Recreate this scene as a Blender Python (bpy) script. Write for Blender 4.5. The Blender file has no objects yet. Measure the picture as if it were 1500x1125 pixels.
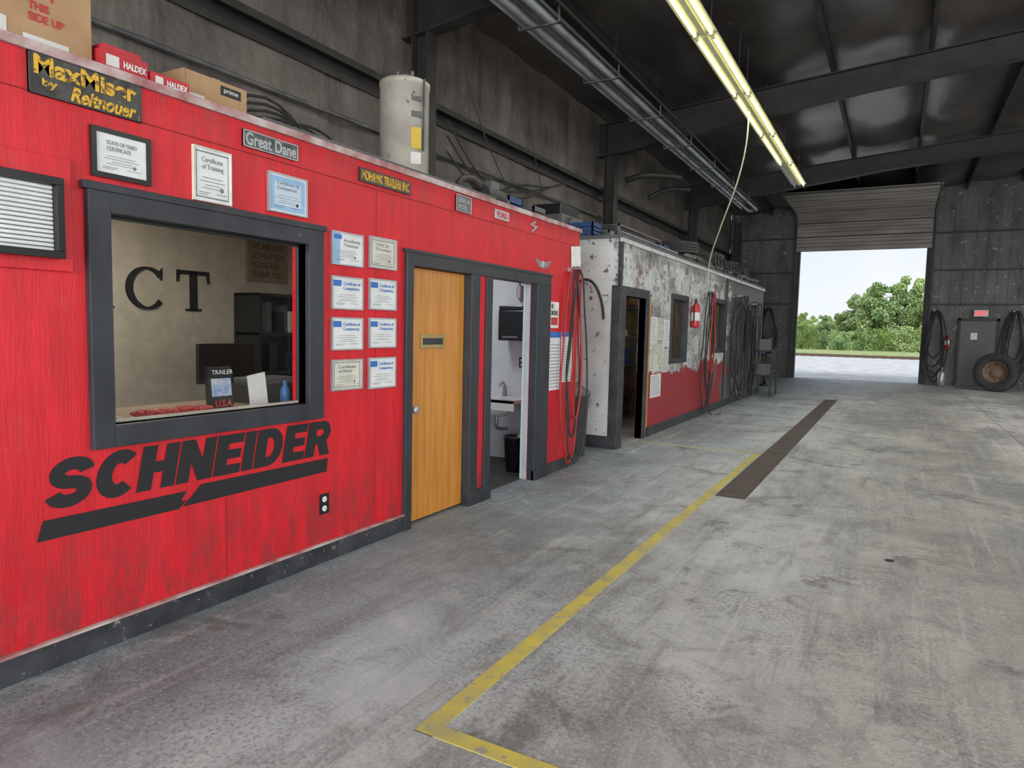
import bpy, math, random
from mathutils import Vector, Matrix, noise as mnoise
random.seed(7)
S=bpy.context.scene
COL=bpy.context.collection
S.view_settings.view_transform='Standard'
try: S.view_settings.look='None'
except Exception: pass

# ------------------------------------------------------------------ materials
def new_mat(name):
    m=bpy.data.materials.new(name); m.use_nodes=True
    nt=m.node_tree; b=nt.nodes['Principled BSDF']
    return m,nt,b
def N(nt,t,**k):
    n=nt.nodes.new(t)
    for a,v in k.items(): setattr(n,a,v)
    return n
def lk(nt,a,b): nt.links.new(a,b)
def pos(nt,stretch=(1,1,1)):
    g=N(nt,'ShaderNodeNewGeometry'); mp=N(nt,'ShaderNodeMapping'); mp.inputs['Scale'].default_value=stretch
    lk(nt,g.outputs['Position'],mp.inputs['Vector']); return mp.outputs['Vector']
def noise(nt,vec,scale,detail=5,rough=.55,dist=0):
    n=N(nt,'ShaderNodeTexNoise'); n.inputs['Scale'].default_value=scale; n.inputs['Detail'].default_value=detail
    n.inputs['Roughness'].default_value=rough; n.inputs['Distortion'].default_value=dist; lk(nt,vec,n.inputs['Vector']); return n.outputs['Fac']
def ramp(nt,fac,stops):
    r=N(nt,'ShaderNodeValToRGB'); e=r.color_ramp.elements
    while len(e)<len(stops): e.new(.5)
    for i,(p,c) in enumerate(stops):
        e[i].position=p; e[i].color=(c,c,c,1) if not hasattr(c,'__len__') else (*c,1)
    lk(nt,fac,r.inputs['Fac']); return r.outputs['Color']
def mix(nt,fac,a,b,mode='MIX'):
    m=N(nt,'ShaderNodeMix',data_type='RGBA',blend_type=mode)
    for s,v in ((m.inputs[0],fac),(m.inputs[6],a),(m.inputs[7],b)):
        if isinstance(v,bpy.types.NodeSocket): lk(nt,v,s)
        elif hasattr(v,'__len__'): s.default_value=(*v,1)
        else: s.default_value=v
    return m.outputs[2]
def math_(nt,op,a,b=None):
    m=N(nt,'ShaderNodeMath',operation=op)
    for i,v in enumerate((a,b)):
        if v is None: continue
        if isinstance(v,bpy.types.NodeSocket): lk(nt,v,m.inputs[i])
        else: m.inputs[i].default_value=v
    return m.outputs[0]
def bumpn(nt,b,h,strength,dist=.01):
    bp=N(nt,'ShaderNodeBump'); bp.inputs['Strength'].default_value=strength; bp.inputs['Distance'].default_value=dist
    lk(nt,h,bp.inputs['Height']); lk(nt,bp.outputs[0],b.inputs['Normal'])
def M(name,c,rough=.6,metal=0,c2=None,scale=8,stretch=(1,1,1),bump=0,lo=.35,hi=.65,spk=None,emit=0):
    m,nt,b=new_mat(name)
    b.inputs['Roughness'].default_value=rough; b.inputs['Metallic'].default_value=metal
    v=pos(nt,stretch); f=noise(nt,v,scale)
    if c2 is None: c2=tuple(x*.82 for x in c)
    col=ramp(nt,f,[(lo,c2),(hi,c)])
    if spk:
        s=noise(nt,pos(nt),spk[0],8,.7); t=ramp(nt,s,[(spk[1],0),(spk[1]+.04,1)]); col=mix(nt,t,col,spk[2])
    lk(nt,col,b.inputs['Base Color'])
    if bump: bumpn(nt,b,noise(nt,v,scale*4,6),bump)
    if emit:
        b.inputs['Emission Color'].default_value=(*c,1); b.inputs['Emission Strength'].default_value=emit
    return m

def red_mat():
    m,nt,b=new_mat('red_paint'); b.inputs['Roughness'].default_value=.45
    g=N(nt,'ShaderNodeNewGeometry'); sx=N(nt,'ShaderNodeSeparateXYZ'); lk(nt,g.outputs['Position'],sx.inputs[0])
    v=pos(nt,(1,5,.7)); col=ramp(nt,noise(nt,v,3),[(.35,(.50,.005,.012)),(.65,(.64,.008,.018))])
    grain=ramp(nt,noise(nt,pos(nt,(1,26,1.2)),2.2,8,.75),[(.58,0),(.70,1)])
    col=mix(nt,math_(nt,'MULTIPLY',grain,.5),col,(.30,.003,.008))
    sc=ramp(nt,noise(nt,pos(nt,(1,9,1.5)),3.5,9,.8),[(.63,0),(.69,1)]); col=mix(nt,math_(nt,'MULTIPLY',sc,.5),col,(.68,.14,.13))
    sc2=ramp(nt,noise(nt,pos(nt,(1,2,2)),1.3,9,.8),[(.57,0),(.68,1)]); col=mix(nt,math_(nt,'MULTIPLY',sc2,.22),col,(.60,.08,.08))
    d=N(nt,'ShaderNodeMapRange'); d.inputs['From Min'].default_value=.8; d.inputs['From Max'].default_value=.1; lk(nt,sx.outputs['Z'],d.inputs['Value'])
    dn=ramp(nt,noise(nt,pos(nt,(1,3,1)),4,8,.75),[(.42,0),(.60,1)])
    col=mix(nt,math_(nt,'MULTIPLY',math_(nt,'MULTIPLY',d.outputs[0],dn),.75),col,(.14,.03,.03))
    d=N(nt,'ShaderNodeMapRange'); d.inputs['From Min'].default_value=2.2; d.inputs['From Max'].default_value=2.6; lk(nt,sx.outputs['Z'],d.inputs['Value'])
    dn=ramp(nt,noise(nt,pos(nt,(1,6,1)),3,8,.75),[(.46,0),(.64,1)])
    col=mix(nt,math_(nt,'MULTIPLY',math_(nt,'MULTIPLY',d.outputs[0],dn),.6),col,(.20,.05,.045))
    lk(nt,col,b.inputs['Base Color']); bumpn(nt,b,noise(nt,pos(nt,(1,14,1.2)),5,8,.7),.35); return m
red=red_mat()
red_d=M('red_seam',(.22,.003,.008),.6)
redtrim=M('dirty_cap',(.50,.42,.40),.7,c2=(.30,.10,.10),scale=6)
blk=M('black_paint',(.018,.019,.023),.45,c2=(.045,.047,.053),scale=6,spk=(25,.62,(.20,.20,.20)))
slate=M('dark_slate_paint',(.030,.033,.040),.45,c2=(.017,.019,.024),scale=9,stretch=(1,1,.4),spk=(14,.67,(.16,.15,.14)))
steel_blk=M('black_steel',(.018,.016,.015),.6,c2=(.035,.03,.027),scale=3)
plastic_blk=M('black_plastic',(.012,.012,.013),.3)
decal=M('black_decal',(.010,.010,.012),.6)
rubber=M('black_rubber',(.02,.02,.021),.75,c2=(.035,.033,.03),scale=12,bump=.2)
redhose=M('red_hose',(.35,.02,.02),.5)
white=M('white_paint',(.75,.75,.73),.5)
paper=M('paper',(.70,.71,.70),.6,c2=(.62,.63,.62))
paper_cream=M('cream_paper',(.64,.62,.52),.6)
blue=M('blue_ink',(.03,.16,.5),.5)
ltblue=M('light_blue_paper',(.30,.48,.70),.6)
palebl=M('pale_blue_paper',(.52,.62,.72))
grey_ink=M('grey_ink',(.22,.23,.25),.6)
silver=M('silver_frame',(.45,.46,.48),.35,.6)
galv=M('galvanised_steel',(.46,.48,.51),.4,.55,c2=(.22,.23,.25),scale=4,stretch=(1,.4,1))
galv_d=M('dusty_steel',(.18,.18,.185),.5,.4,c2=(.09,.09,.095),scale=4)
yellow=M('yellow_lettering',(.66,.38,.03),.6,c2=(.16,.09,.02),scale=55,lo=.40,hi=.47)
wood=M('varnished_wood',(.60,.26,.042),.35,c2=(.43,.155,.02),scale=2.2,stretch=(1,9,.7),lo=.3,hi=.7,bump=.05)
brass=M('brass',(.5,.38,.16),.35,.9)
cream=M('cream_wall_paint',(.56,.51,.41),.7)
card=M('cardboard',(.42,.26,.135),.8,c2=(.34,.20,.10),scale=5)
redcard=M('red_box_print',(.50,.03,.04),.5)
tape=M('printed_label',(.7,.68,.65),.5)
redink=M('red_ink',(.5,.04,.04),.6)
tan=M('off_white_enamel',(.46,.43,.37),.4,c2=(.34,.31,.26),scale=4,spk=(9,.61,(.13,.08,.05)))
def wallins_mat():
    m,nt,b=new_mat('dirty_insulation'); b.inputs['Roughness'].default_value=.55
    v=pos(nt)
    col=ramp(nt,noise(nt,v,.9,7,.65),[(.30,(.058,.048,.042)),(.50,(.122,.104,.09)),(.72,(.205,.178,.155))])
    st=ramp(nt,noise(nt,pos(nt,(1,5,.5)),1.2,7,.7),[(.5,0),(.66,1)]); col=mix(nt,math_(nt,'MULTIPLY',st,.6),col,(.045,.04,.036))
    sp=ramp(nt,noise(nt,v,5,8,.75),[(.63,0),(.68,1)]); col=mix(nt,math_(nt,'MULTIPLY',sp,.7),col,(.28,.25,.22))
    lk(nt,col,b.inputs['Base Color']); bumpn(nt,b,noise(nt,v,2.2,5,.6),.9,.05); return m
wallins=wallins_mat()
endwall=M('end_wall_panel',(.13,.13,.125),.6,c2=(.045,.045,.045),scale=1.3,stretch=(2,1,.7),bump=.3,lo=.3,hi=.7,spk=(7,.60,(.30,.30,.29)))
ceilm=M('ceiling_insulation',(.115,.10,.09),.30,c2=(.030,.026,.024),scale=.9,stretch=(1,.6,1),bump=.8,lo=.3,hi=.75,spk=(2.2,.66,(.30,.19,.12)))
ceil_light=M('sectional_door_panel',(.36,.32,.28),.55,c2=(.22,.195,.17),scale=1.6,stretch=(.5,2,2))
ceil_dark=M('sectional_door_joint',(.05,.044,.04),.55)
yline=M('yellow_floor_paint',(.56,.47,.075),.7,c2=(.40,.35,.14),scale=6,bump=.1,spk=(11,.57,(.29,.285,.24)))
drain=M('rusty_grate',(.10,.075,.06),.8,c2=(.05,.04,.035),scale=6,stretch=(1,2,1))
crackm=M('floor_joint',(.13,.125,.12),.9)
tube=M('fluorescent_tube',(1,.98,.60),.5,c2=(1,.98,.60),emit=1.3)
tube_off=M('unlit_tube',(.45,.47,.5),.3)
fixt=M('lamp_enamel',(.88,.87,.55),.35,c2=(.8,.79,.5))
dgreen=M('grey_green_door',(.075,.085,.08),.5,c2=(.05,.058,.055),scale=4)
exitred=M('exit_letters',(.9,.05,.04),.4,emit=.6)
extred=M('extinguisher_red',(.5,.02,.02),.3)
rust=M('rusty_rim',(.20,.12,.08),.7,c2=(.12,.07,.05),scale=14)
dkfloor=M('bathroom_floor',(.06,.055,.05),.5,c2=(.03,.03,.028),scale=5)
whitewall=M('bathroom_wall',(.60,.64,.67),.5,c2=(.52,.56,.59),scale=2)
porc=M('porcelain',(.85,.85,.84),.15)
dark_int=M('booth_interior',(.30,.24,.15),.7,c2=(.18,.14,.09),scale=3)
greyp=M('grey_plastic',(.10,.10,.105),.5)
blueplastic=M('blue_crate',(.02,.06,.18),.5)
bark=M('bark',(.10,.07,.05),.9)
def leafmat(name,a,b_,c_):
    m,nt,b=new_mat(name); b.inputs['Roughness'].default_value=.7
    oi=N(nt,'ShaderNodeObjectInfo'); v=pos(nt)
    col=ramp(nt,noise(nt,v,.8,6,.7),[(.36,a),(.5,b_),(.64,c_)])
    h=N(nt,'ShaderNodeHueSaturation'); mr=N(nt,'ShaderNodeMapRange'); mr.inputs['To Min'].default_value=.85; mr.inputs['To Max'].default_value=1.3
    lk(nt,oi.outputs['Random'],mr.inputs['Value']); lk(nt,mr.outputs[0],h.inputs['Value']); lk(nt,col,h.inputs['Color']); lk(nt,h.outputs[0],b.inputs['Base Color'])
    return m
leafA=leafmat('leaves_light',(.22,.32,.12),(.40,.51,.20),(.56,.64,.28))
leafB=leafmat('leaves_dark',(.15,.25,.10),(.29,.41,.16),(.42,.52,.22))
grassm=M('grass',(.46,.48,.20),.9,c2=(.28,.35,.13),scale=1.2)
gravel=M('gravel',(.70,.69,.67),.95,c2=(.48,.47,.45),scale=1.5,spk=(14,.60,(.74,.73,.71)),bump=.4)
sleeper=M('rail_timber',(.16,.11,.08),.9)

def booth_mat():
    m,nt,b=new_mat('chipped_booth_paint'); b.inputs['Roughness'].default_value=.5
    g=N(nt,'ShaderNodeNewGeometry'); sx=N(nt,'ShaderNodeSeparateXYZ'); lk(nt,g.outputs['Position'],sx.inputs[0])
    v=pos(nt)
    base=ramp(nt,noise(nt,v,1.6),[(.35,(.38,.39,.38)),(.58,(.60,.61,.59))])
    sm=ramp(nt,noise(nt,v,2.7,7,.75),[(.54,0),(.60,1)]); base=mix(nt,math_(nt,'MULTIPLY',sm,.8),base,(.20,.09,.11))
    gy=ramp(nt,noise(nt,pos(nt,(1,.8,1.6)),1.3,6,.7),[(.51,0),(.56,1)]); base=mix(nt,math_(nt,'MULTIPLY',gy,.6),base,(.17,.17,.16))
    dr=ramp(nt,noise(nt,pos(nt,(1,6,.5)),2.0,8,.75),[(.52,0),(.66,1)]); base=mix(nt,math_(nt,'MULTIPLY',dr,.6),base,(.12,.115,.10))
    z=math_(nt,'ADD',sx.outputs['Z'],math_(nt,'MULTIPLY',noise(nt,v,1.5,6,.7),.8))
    rf=math_(nt,'MULTIPLY',math_(nt,'LESS_THAN',z,1.38),math_(nt,'GREATER_THAN',sx.outputs['Y'],8.6))
    base=mix(nt,rf,base,(.30,.012,.02))
    dk=math_(nt,'GREATER_THAN',math_(nt,'ADD',math_(nt,'MULTIPLY',sx.outputs['Y'],.1),noise(nt,v,2.2,6,.7)),1.93)
    base=mix(nt,dk,base,(.10,.10,.10))
    s=ramp(nt,noise(nt,v,11,8,.75),[(.55,0),(.60,1)]); base=mix(nt,s,base,(.06,.055,.05))
    lk(nt,base,b.inputs['Base Color']); bumpn(nt,b,noise(nt,v,14,6),.3); return m
boothm=booth_mat()
boothw=M('white_booth_side',(.58,.59,.58),.45,c2=(.44,.45,.44),scale=2,spk=(10,.58,(.10,.09,.085)))

def floor_mat():
    m,nt,b=new_mat('worn_concrete')
    g=N(nt,'ShaderNodeNewGeometry'); sx=N(nt,'ShaderNodeSeparateXYZ'); lk(nt,g.outputs['Position'],sx.inputs[0])
    v=pos(nt)
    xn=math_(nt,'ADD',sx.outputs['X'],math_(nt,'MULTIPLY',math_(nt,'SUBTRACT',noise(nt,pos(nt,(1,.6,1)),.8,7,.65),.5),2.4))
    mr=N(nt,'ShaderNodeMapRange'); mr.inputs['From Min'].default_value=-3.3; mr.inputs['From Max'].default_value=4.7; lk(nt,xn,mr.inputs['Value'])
    col=ramp(nt,mr.outputs[0],[(0,(.13,.165,.185)),(.08,(.20,.235,.255)),(.17,(.34,.38,.395)),(.28,(.44,.45,.445)),(.40,(.36,.352,.325)),(.52,(.29,.278,.248)),(.66,(.44,.43,.40)),(.80,(.33,.32,.29)),(1,(.40,.39,.36))])  # cool tint on the office side is painted in to counter red bounce light
    a=noise(nt,pos(nt,(1,.7,1)),.55,8,.66,.6)
    col=mix(nt,.9,col,ramp(nt,a,[(.34,(.58,.57,.56)),(.50,(1,1,1)),(.66,(1.28,1.28,1.27))]),'MULTIPLY')
    # grime tracked along the aisle
    gr=noise(nt,pos(nt,(1.5,.38,1)),.95,9,.74,.4); col=mix(nt,math_(nt,'MULTIPLY',ramp(nt,gr,[(.50,0),(.60,1)]),.55),col,(.155,.158,.155))
    md=noise(nt,v,2.9,10,.76,.8); col=mix(nt,ramp(nt,md,[(.34,.60),(.49,0)]),col,(.14,.14,.135))
    col=mix(nt,ramp(nt,md,[(.54,0),(.72,.5)]),col,(.60,.60,.58))
    st=noise(nt,pos(nt,(7,.25,1)),1.5,7,.7); col=mix(nt,math_(nt,'MULTIPLY',ramp(nt,st,[(.55,0),(.66,1)]),.30),col,(.58,.575,.56))
    st2=noise(nt,pos(nt,(6,.35,1)),1.3,9,.78); col=mix(nt,math_(nt,'MULTIPLY',ramp(nt,st2,[(.54,0),(.65,1)]),.45),col,(.12,.12,.12))
    sp=ramp(nt,noise(nt,v,42,9,.78),[(.50,0),(.58,1)]); spa=ramp(nt,noise(nt,v,1.0,4),[(.40,0),(.58,1)])
    col=mix(nt,math_(nt,'MULTIPLY',sp,math_(nt,'MULTIPLY',spa,.6)),col,(.09,.09,.095))
    sp2=ramp(nt,noise(nt,v,65,6,.7),[(.55,0),(.62,1)]); col=mix(nt,math_(nt,'MULTIPLY',sp2,.4),col,(.62,.64,.64))
    bl=ramp(nt,noise(nt,v,1.5,9,.72,.5),[(.57,0),(.63,1)]); col=mix(nt,math_(nt,'MULTIPLY',bl,.65),col,(.11,.107,.10))
    vo=N(nt,'ShaderNodeTexVoronoi'); vo.inputs['Scale'].default_value=.8; lk(nt,v,vo.inputs['Vector'])
    dt=ramp(nt,vo.outputs['Distance'],[(.02,1),(.06,0)]); col=mix(nt,math_(nt,'MULTIPLY',dt,.45),col,(.07,.065,.06))
    lk(nt,col,b.inputs['Base Color'])
    lk(nt,ramp(nt,a,[(.3,.50),(.7,.78)]),b.inputs['Roughness'])
    b.inputs['Specular IOR Level'].default_value=.4
    bumpn(nt,b,noise(nt,v,22,8,.7),.25); return m
floorm=floor_mat()

def glass_mat():
    m=bpy.data.materials.new('window_glass'); m.use_nodes=True; nt=m.node_tree; nt.nodes.clear()
    o=N(nt,'ShaderNodeOutputMaterial'); t=N(nt,'ShaderNodeBsdfTransparent'); g=N(nt,'ShaderNodeBsdfGlossy'); x=N(nt,'ShaderNodeMixShader')
    t.inputs[0].default_value=(.96,.97,.96,1); g.inputs['Roughness'].default_value=.03; x.inputs[0].default_value=.06
    lk(nt,t.outputs[0],x.inputs[1]); lk(nt,g.outputs[0],x.inputs[2]); lk(nt,x.outputs[0],o.inputs[0]); return m
glass=glass_mat()

# ------------------------------------------------------------------ mesh builder
class MB:
    def __init__(s): s.v=[]; s.f=[]; s.m=[]; s.s=[]; s.mats=[]
    def mi(s,m):
        if m not in s.mats: s.mats.append(m)
        return s.mats.index(m)
    def add(s,vs,fs,mat,smooth=False):
        o=len(s.v); s.v+= [tuple(v) for v in vs]; k=s.mi(mat)
        for f in fs: s.f.append([i+o for i in f]); s.m.append(k); s.s.append(smooth)
        return s
    def box(s,x0,x1,y0,y1,z0,z1,mat):
        vs=[(x,y,z) for x in (x0,x1) for y in (y0,y1) for z in (z0,z1)]
        return s.add(vs,[(0,1,3,2),(4,6,7,5),(0,4,5,1),(2,3,7,6),(0,2,6,4),(1,5,7,3)],mat)
    def obox(s,c,ax,ay,az,mat):
        c=Vector(c);ax,ay,az=Vector(ax),Vector(ay),Vector(az)
        vs=[c+i*ax+j*ay+k*az for i in (-.5,.5) for j in (-.5,.5) for k in (-.5,.5)]
        return s.add(vs,[(0,1,3,2),(4,6,7,5),(0,4,5,1),(2,3,7,6),(0,2,6,4),(1,5,7,3)],mat)
    def lathe(s,c,axis,prof,mat,n=24,smooth=True):
        a=Vector(axis).normalized(); u=a.orthogonal().normalized(); w=a.cross(u); c=Vector(c)
        vs=[];fs=[]
        for r,h in prof:
            for i in range(n):
                t=2*math.pi*i/n; vs.append(c+a*h+(u*math.cos(t)+w*math.sin(t))*max(r,1e-4))
        for j in range(len(prof)-1):
            for i in range(n):
                k=(i+1)%n; fs.append((j*n+i,j*n+k,(j+1)*n+k,(j+1)*n+i))
        return s.add(vs,fs,mat,smooth)
    def cyl(s,p0,p1,r,mat,n=16,r2=None):
        p0,p1=Vector(p0),Vector(p1); L=(p1-p0).length; r2=r if r2 is None else r2
        s.lathe(p0,p1-p0,[(r,0),(r2,L)],mat,n)
        s.lathe(p0,p1-p0,[(0,0),(r,0)],mat,n,False); s.lathe(p0,p1-p0,[(r2,L),(0,L)],mat,n,False); return s
    def tube(s,pts,r,mat,n=8,sub=6):
        P=[Vector(p) for p in pts]
        if sub>1 and len(P)>2:
            Q=[];E=[P[0]]+P+[P[-1]]
            for i in range(1,len(E)-2):
                a,b,c,d=E[i-1:i+3]
                for k in range(sub):
                    t=k/sub; Q.append(.5*((2*b)+(c-a)*t+(2*a-5*b+4*c-d)*t*t+(3*b-a-3*c+d)*t**3))
            Q.append(P[-1]); P=Q
        d=(P[1]-P[0]).normalized(); u=d.orthogonal().normalized(); vs=[];fs=[]
        for i,p in enumerate(P):
            d=(P[min(i+1,len(P)-1)]-P[max(i-1,0)]).normalized()
            u=(u-d*u.dot(d)); u=u.normalized() if u.length>1e-6 else d.orthogonal().normalized(); w=d.cross(u)
            for k in range(n):
                t=2*math.pi*k/n; vs.append(p+(u*math.cos(t)+w*math.sin(t))*r)
        for j in range(len(P)-1):
            for k in range(n):
                q=(k+1)%n; fs.append((j*n+k,j*n+q,(j+1)*n+q,(j+1)*n+k))
        fs.append(tuple(range(n))); fs.append(tuple((len(P)-1)*n+k for k in range(n)))
        return s.add(vs,fs,mat,True)
    def poly(s,pts,ext,mat):
        n=len(pts); e=Vector(ext); P=[Vector(p) for p in pts]; vs=P+[p+e for p in P]
        fs=[tuple(range(n)),tuple(range(2*n-1,n-1,-1))]+[(i,(i+1)%n,n+(i+1)%n,n+i) for i in range(n)]
        return s.add(vs,fs,mat)
    def build(s,name,bevel=0,parent=None,center=True):
        xs=list(zip(*s.v)); c=Vector(((min(xs[0])+max(xs[0]))/2,(min(xs[1])+max(xs[1]))/2,min(xs[2]))) if center else Vector()
        me=bpy.data.meshes.new(name); me.from_pydata([tuple(Vector(v)-c) for v in s.v],[],s.f)
        for m in s.mats: me.materials.append(m)
        me.polygons.foreach_set('material_index',s.m); me.polygons.foreach_set('use_smooth',s.s)
        import bmesh
        bm=bmesh.new(); bm.from_mesh(me); bmesh.ops.recalc_face_normals(bm,faces=bm.faces); bm.to_mesh(me); bm.free()
        ob=bpy.data.objects.new(name,me); ob.location=c; COL.objects.link(ob)
        if bevel:
            b=ob.modifiers.new('bevel','BEVEL'); b.width=bevel; b.segments=2; b.limit_method='ANGLE'; b.angle_limit=math.radians(50)
        if parent: adopt(parent,ob)
        return ob
def adopt(par,ob):
    ob.parent=par; ob.matrix_parent_inverse=Matrix.Translation(-par.location)
def text(body,mat,par,a0,a1,z0,z1,off,plane='L',shear=0,bold=0,ext=.0006,name='lettering'):
    c=bpy.data.curves.new(name,'FONT'); c.body=body; c.shear=shear; c.offset=bold; c.extrude=ext; c.materials.append(mat)
    o=bpy.data.objects.new(name,c); COL.objects.link(o); bpy.context.view_layer.update()
    bb=[Vector(b) for b in o.bound_box]; x0=min(b.x for b in bb);x1=max(b.x for b in bb);y0=min(b.y for b in bb);y1=max(b.y for b in bb)
    sx=(a1-a0)/(x1-x0); sy=(z1-z0)/(y1-y0)
    if plane=='L': R=Matrix(((0,0,1,0),(1,0,0,0),(0,1,0,0),(0,0,0,1))); T=Matrix.Translation((off,a0-x0*sx,z0-y0*sy))
    else: R=Matrix(((1,0,0,0),(0,0,-1,0),(0,1,0,0),(0,0,0,1))); T=Matrix.Translation((a0-x0*sx,off,z0-y0*sy))
    W=T@R@Matrix.Diagonal((sx,sy,1,1))
    dg=bpy.context.evaluated_depsgraph_get(); me=bpy.data.meshes.new_from_object(o.evaluated_get(dg)); me.transform(W)
    if not me.materials: me.materials.append(mat)
    bpy.data.objects.remove(o); o=bpy.data.objects.new(name,me); COL.objects.link(o)
    if par: adopt(par,o)
    return o

XW=-3.12; XM=-5.56; YE=26.5; XR=9.5; YF=-7.0
def roof(x): return 5.85+.086*(x-XM)

# ------------------------------------------------------------------ building shell
MB().box(XM-.2,XR+.2,YF-.2,YE+.25,-.2,0,floorm).build('floor',center=False)
w=MB(); w.box(XM-.2,XM-.05,YF-.2,YE+.2,0,6.0,wallins)
vs=[];fs=[];ny=300;nz=44
for j in range(ny+1):
    for i in range(nz+1):
        yy=YF+(YE-YF)*j/ny; z=5.9*i/nz
        q=abs(math.sin(math.pi*(yy+.3)/1.55))**.5; qz=abs(math.sin(math.pi*(z-.0)/1.46))**.6
        vs.append((XM-.04+.075*q*qz+.02*mnoise.noise(Vector((yy*1.6,z*1.6,4))),yy,z))
for j in range(ny):
    for i in range(nz):
        a=j*(nz+1)+i; fs.append((a,a+1,a+nz+2,a+nz+1))
w.add(vs,fs,wallins,True)
for z in (1.46,2.92,4.38): w.box(XM+.02,XM+.2,YF,YE,z,z+.025,steel_blk).box(XM+.02,XM+.035,YF,YE,z-.17,z,steel_blk).box(XM+.18,XM+.2,YF,YE,z-.05,z,steel_blk)
w.build('wall_left')
w=MB()
w.box(XM,-3.13,YE,YE+.2,0,7.2,endwall).box(.73,XR+.2,YE,YE+.2,0,7.3,endwall).box(-3.13,.73,YE,YE+.2,4.48,7.2,endwall)
x=XM+.3
while x<XR:
    if not(-3.2<x<.75): w.box(x,x+.03,YE-.018,YE,0,6.2,endwall)
    else: w.box(x,x+.03,YE-.018,YE,4.5,6.3,endwall)
    x+=.305
for z in (2.6,3.7,4.9):
    for a,b in ((XM,-3.35),(.95,XR)): w.box(a,b,YE-.07,YE-.018,z,z+.05,steel_blk)
for x in (4.5,): w.box(x,x+.15,YE-.2,YE-.02,0,6.2,steel_blk)
w.build('wall_back')
w=MB()
w.box(XM,-2.6,YF-.2,YF,0,7.3,endwall).box(2.2,3.6,YF-.2,YF,0,7.3,endwall).box(8.2,XR+.2,YF-.2,YF,0,7.3,endwall).box(-2.6,2.2,YF-.2,YF,4.5,7.3,endwall).box(3.6,8.2,YF-.2,YF,4.5,7.3,endwall)
w.build('wall_front')
w=MB(); op=[(-5.5,-1.0),(1.0,5.5),(17.0,21.5)]; y=YF  # side openings are unseen, added so light reaches the red office wall
for a,b in op: w.box(XR,XR+.2,y,a,0,7.3,endwall).box(XR,XR+.2,a,b,4.5,7.3,endwall); y=b
w.box(XR,XR+.2,y,YE,0,7.3,endwall); w.build('wall_right')
vs=[];fs=[];nx=80;ny=110
for j in range(ny+1):
    for i in range(nx+1):
        x=XM-.2+(XR+.4-XM)*i/nx; yy=YF-.2+(YE+.4-YF)*j/ny
        s=abs(math.sin(math.pi*(x-XM)/1.45))
        z=roof(x)-.10*s**.7-.07*mnoise.noise(Vector((x*1.2,yy*.9,0)))
        vs.append((x,yy,z+.05))
for j in range(ny):
    for i in range(nx):
        a=j*(nx+1)+i; fs.append((a,a+1,a+nx+2,a+nx+1))
c=MB(); c.add(vs,fs,ceilm,True)
c.poly([(XM-.2,YF-.2,roof(XM)+.12),(XR+.2,YF-.2,roof(XR)+.12),(XR+.2,YF-.2,roof(XR)+.2),(XM-.2,YF-.2,roof(XM)+.2)],(0,YE-YF+.4,0),steel_blk)
c.build('ceiling')
p=MB(); x=XM+1.45
while x<XR:
    z=roof(x); p.box(x-.03,x+.03,YF,YE,z-.19,z-.18,steel_blk).box(x-.005,x+.005,YF,YE,z-.18,z+.02,steel_blk).box(x-.03,x+.03,YF,YE,z-.02,z+.02,steel_blk); x+=1.45
p.build('roof_purlins')
for Y in (.65,7.05,13.4,19.9,26.2):
    b=MB()
    if Y<26:
        def bot(x): return roof(x)-.19-(.62 if x<XM+.5 else .62-.22*min(1,(x-XM-.5)/4.5))
        xs=[XM+.05,XM+.6,XM+5,XR-.01]
        for a,bb in zip(xs,xs[1:]):
            b.poly([(a,Y-.01,bot(a)),(bb,Y-.01,bot(bb)),(bb,Y-.01,roof(bb)-.19),(a,Y-.01,roof(a)-.19)],(0,.02,0),steel_blk)
            b.poly([(a,Y-.1,bot(a)-.02),(bb,Y-.1,bot(bb)-.02),(bb,Y-.1,bot(bb)),(a,Y-.1,bot(a))],(0,.2,0),steel_blk)
            b.poly([(a,Y-.1,roof(a)-.21),(bb,Y-.1,roof(bb)-.21),(bb,Y-.1,roof(bb)-.19),(a,Y-.1,roof(a)-.19)],(0,.2,0),steel_blk)
        for dx in (.9,3.8,6.6): b.cyl((XM+dx,Y,bot(XM+dx)),(XM+dx+.55,Y+.75,roof(XM+dx+.55)-.18),.02,steel_blk,6)
    b.box(XM+.21,XM+.225,Y-.11,Y+.11,0,roof(XM)-.2,steel_blk).box(XM+.42,XM+.435,Y-.11,Y+.11,0,roof(XM)-.75,steel_blk).box(XM+.22,XM+.43,Y-.008,Y+.008,0,roof(XM)-.3,steel_blk)
    b.build('steel_portal_frame' if Y<26 else 'steel_column')

# ------------------------------------------------------------------ floor markings
f=MB(); t=.003
f.box(-1.495,-1.41,2.0,9.1,0,t,yline).box(-1.495,1.6,2.0,2.075,0,t+.0005,yline)
f.box(-2.98,-1.415,9.08,9.12,0,t,yline); f.build('yellow_floor_line')
f=MB(); f.box(-1.39,-1.36,6.47,17.95,0,.006,drain).box(-1.15,-1.12,6.47,17.95,0,.006,drain)
y=6.47
while y<17.9: f.box(-1.36,-1.15,y,y+.44,0,.004,drain).box(-1.36,-1.15,y+.44,y+.46,0,.002,crackm); y+=.46
f.build('trench_drain')
f=MB(); f.box(1.69,1.70,4,26.4,0,.002,crackm).box(-3,9,13.4,13.412,0,.002,crackm).box(-3,9,19.9,19.91,0,.002,crackm).box(5.5,5.51,-6,26.4,0,.002,crackm)
f.build('floor_control_joint')
MB().lathe((.05,5.25,.001),(0,0,1),[(0,.003),(.028,.003),(.033,0)],decal,16).build('floor_anchor_plug')

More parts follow.
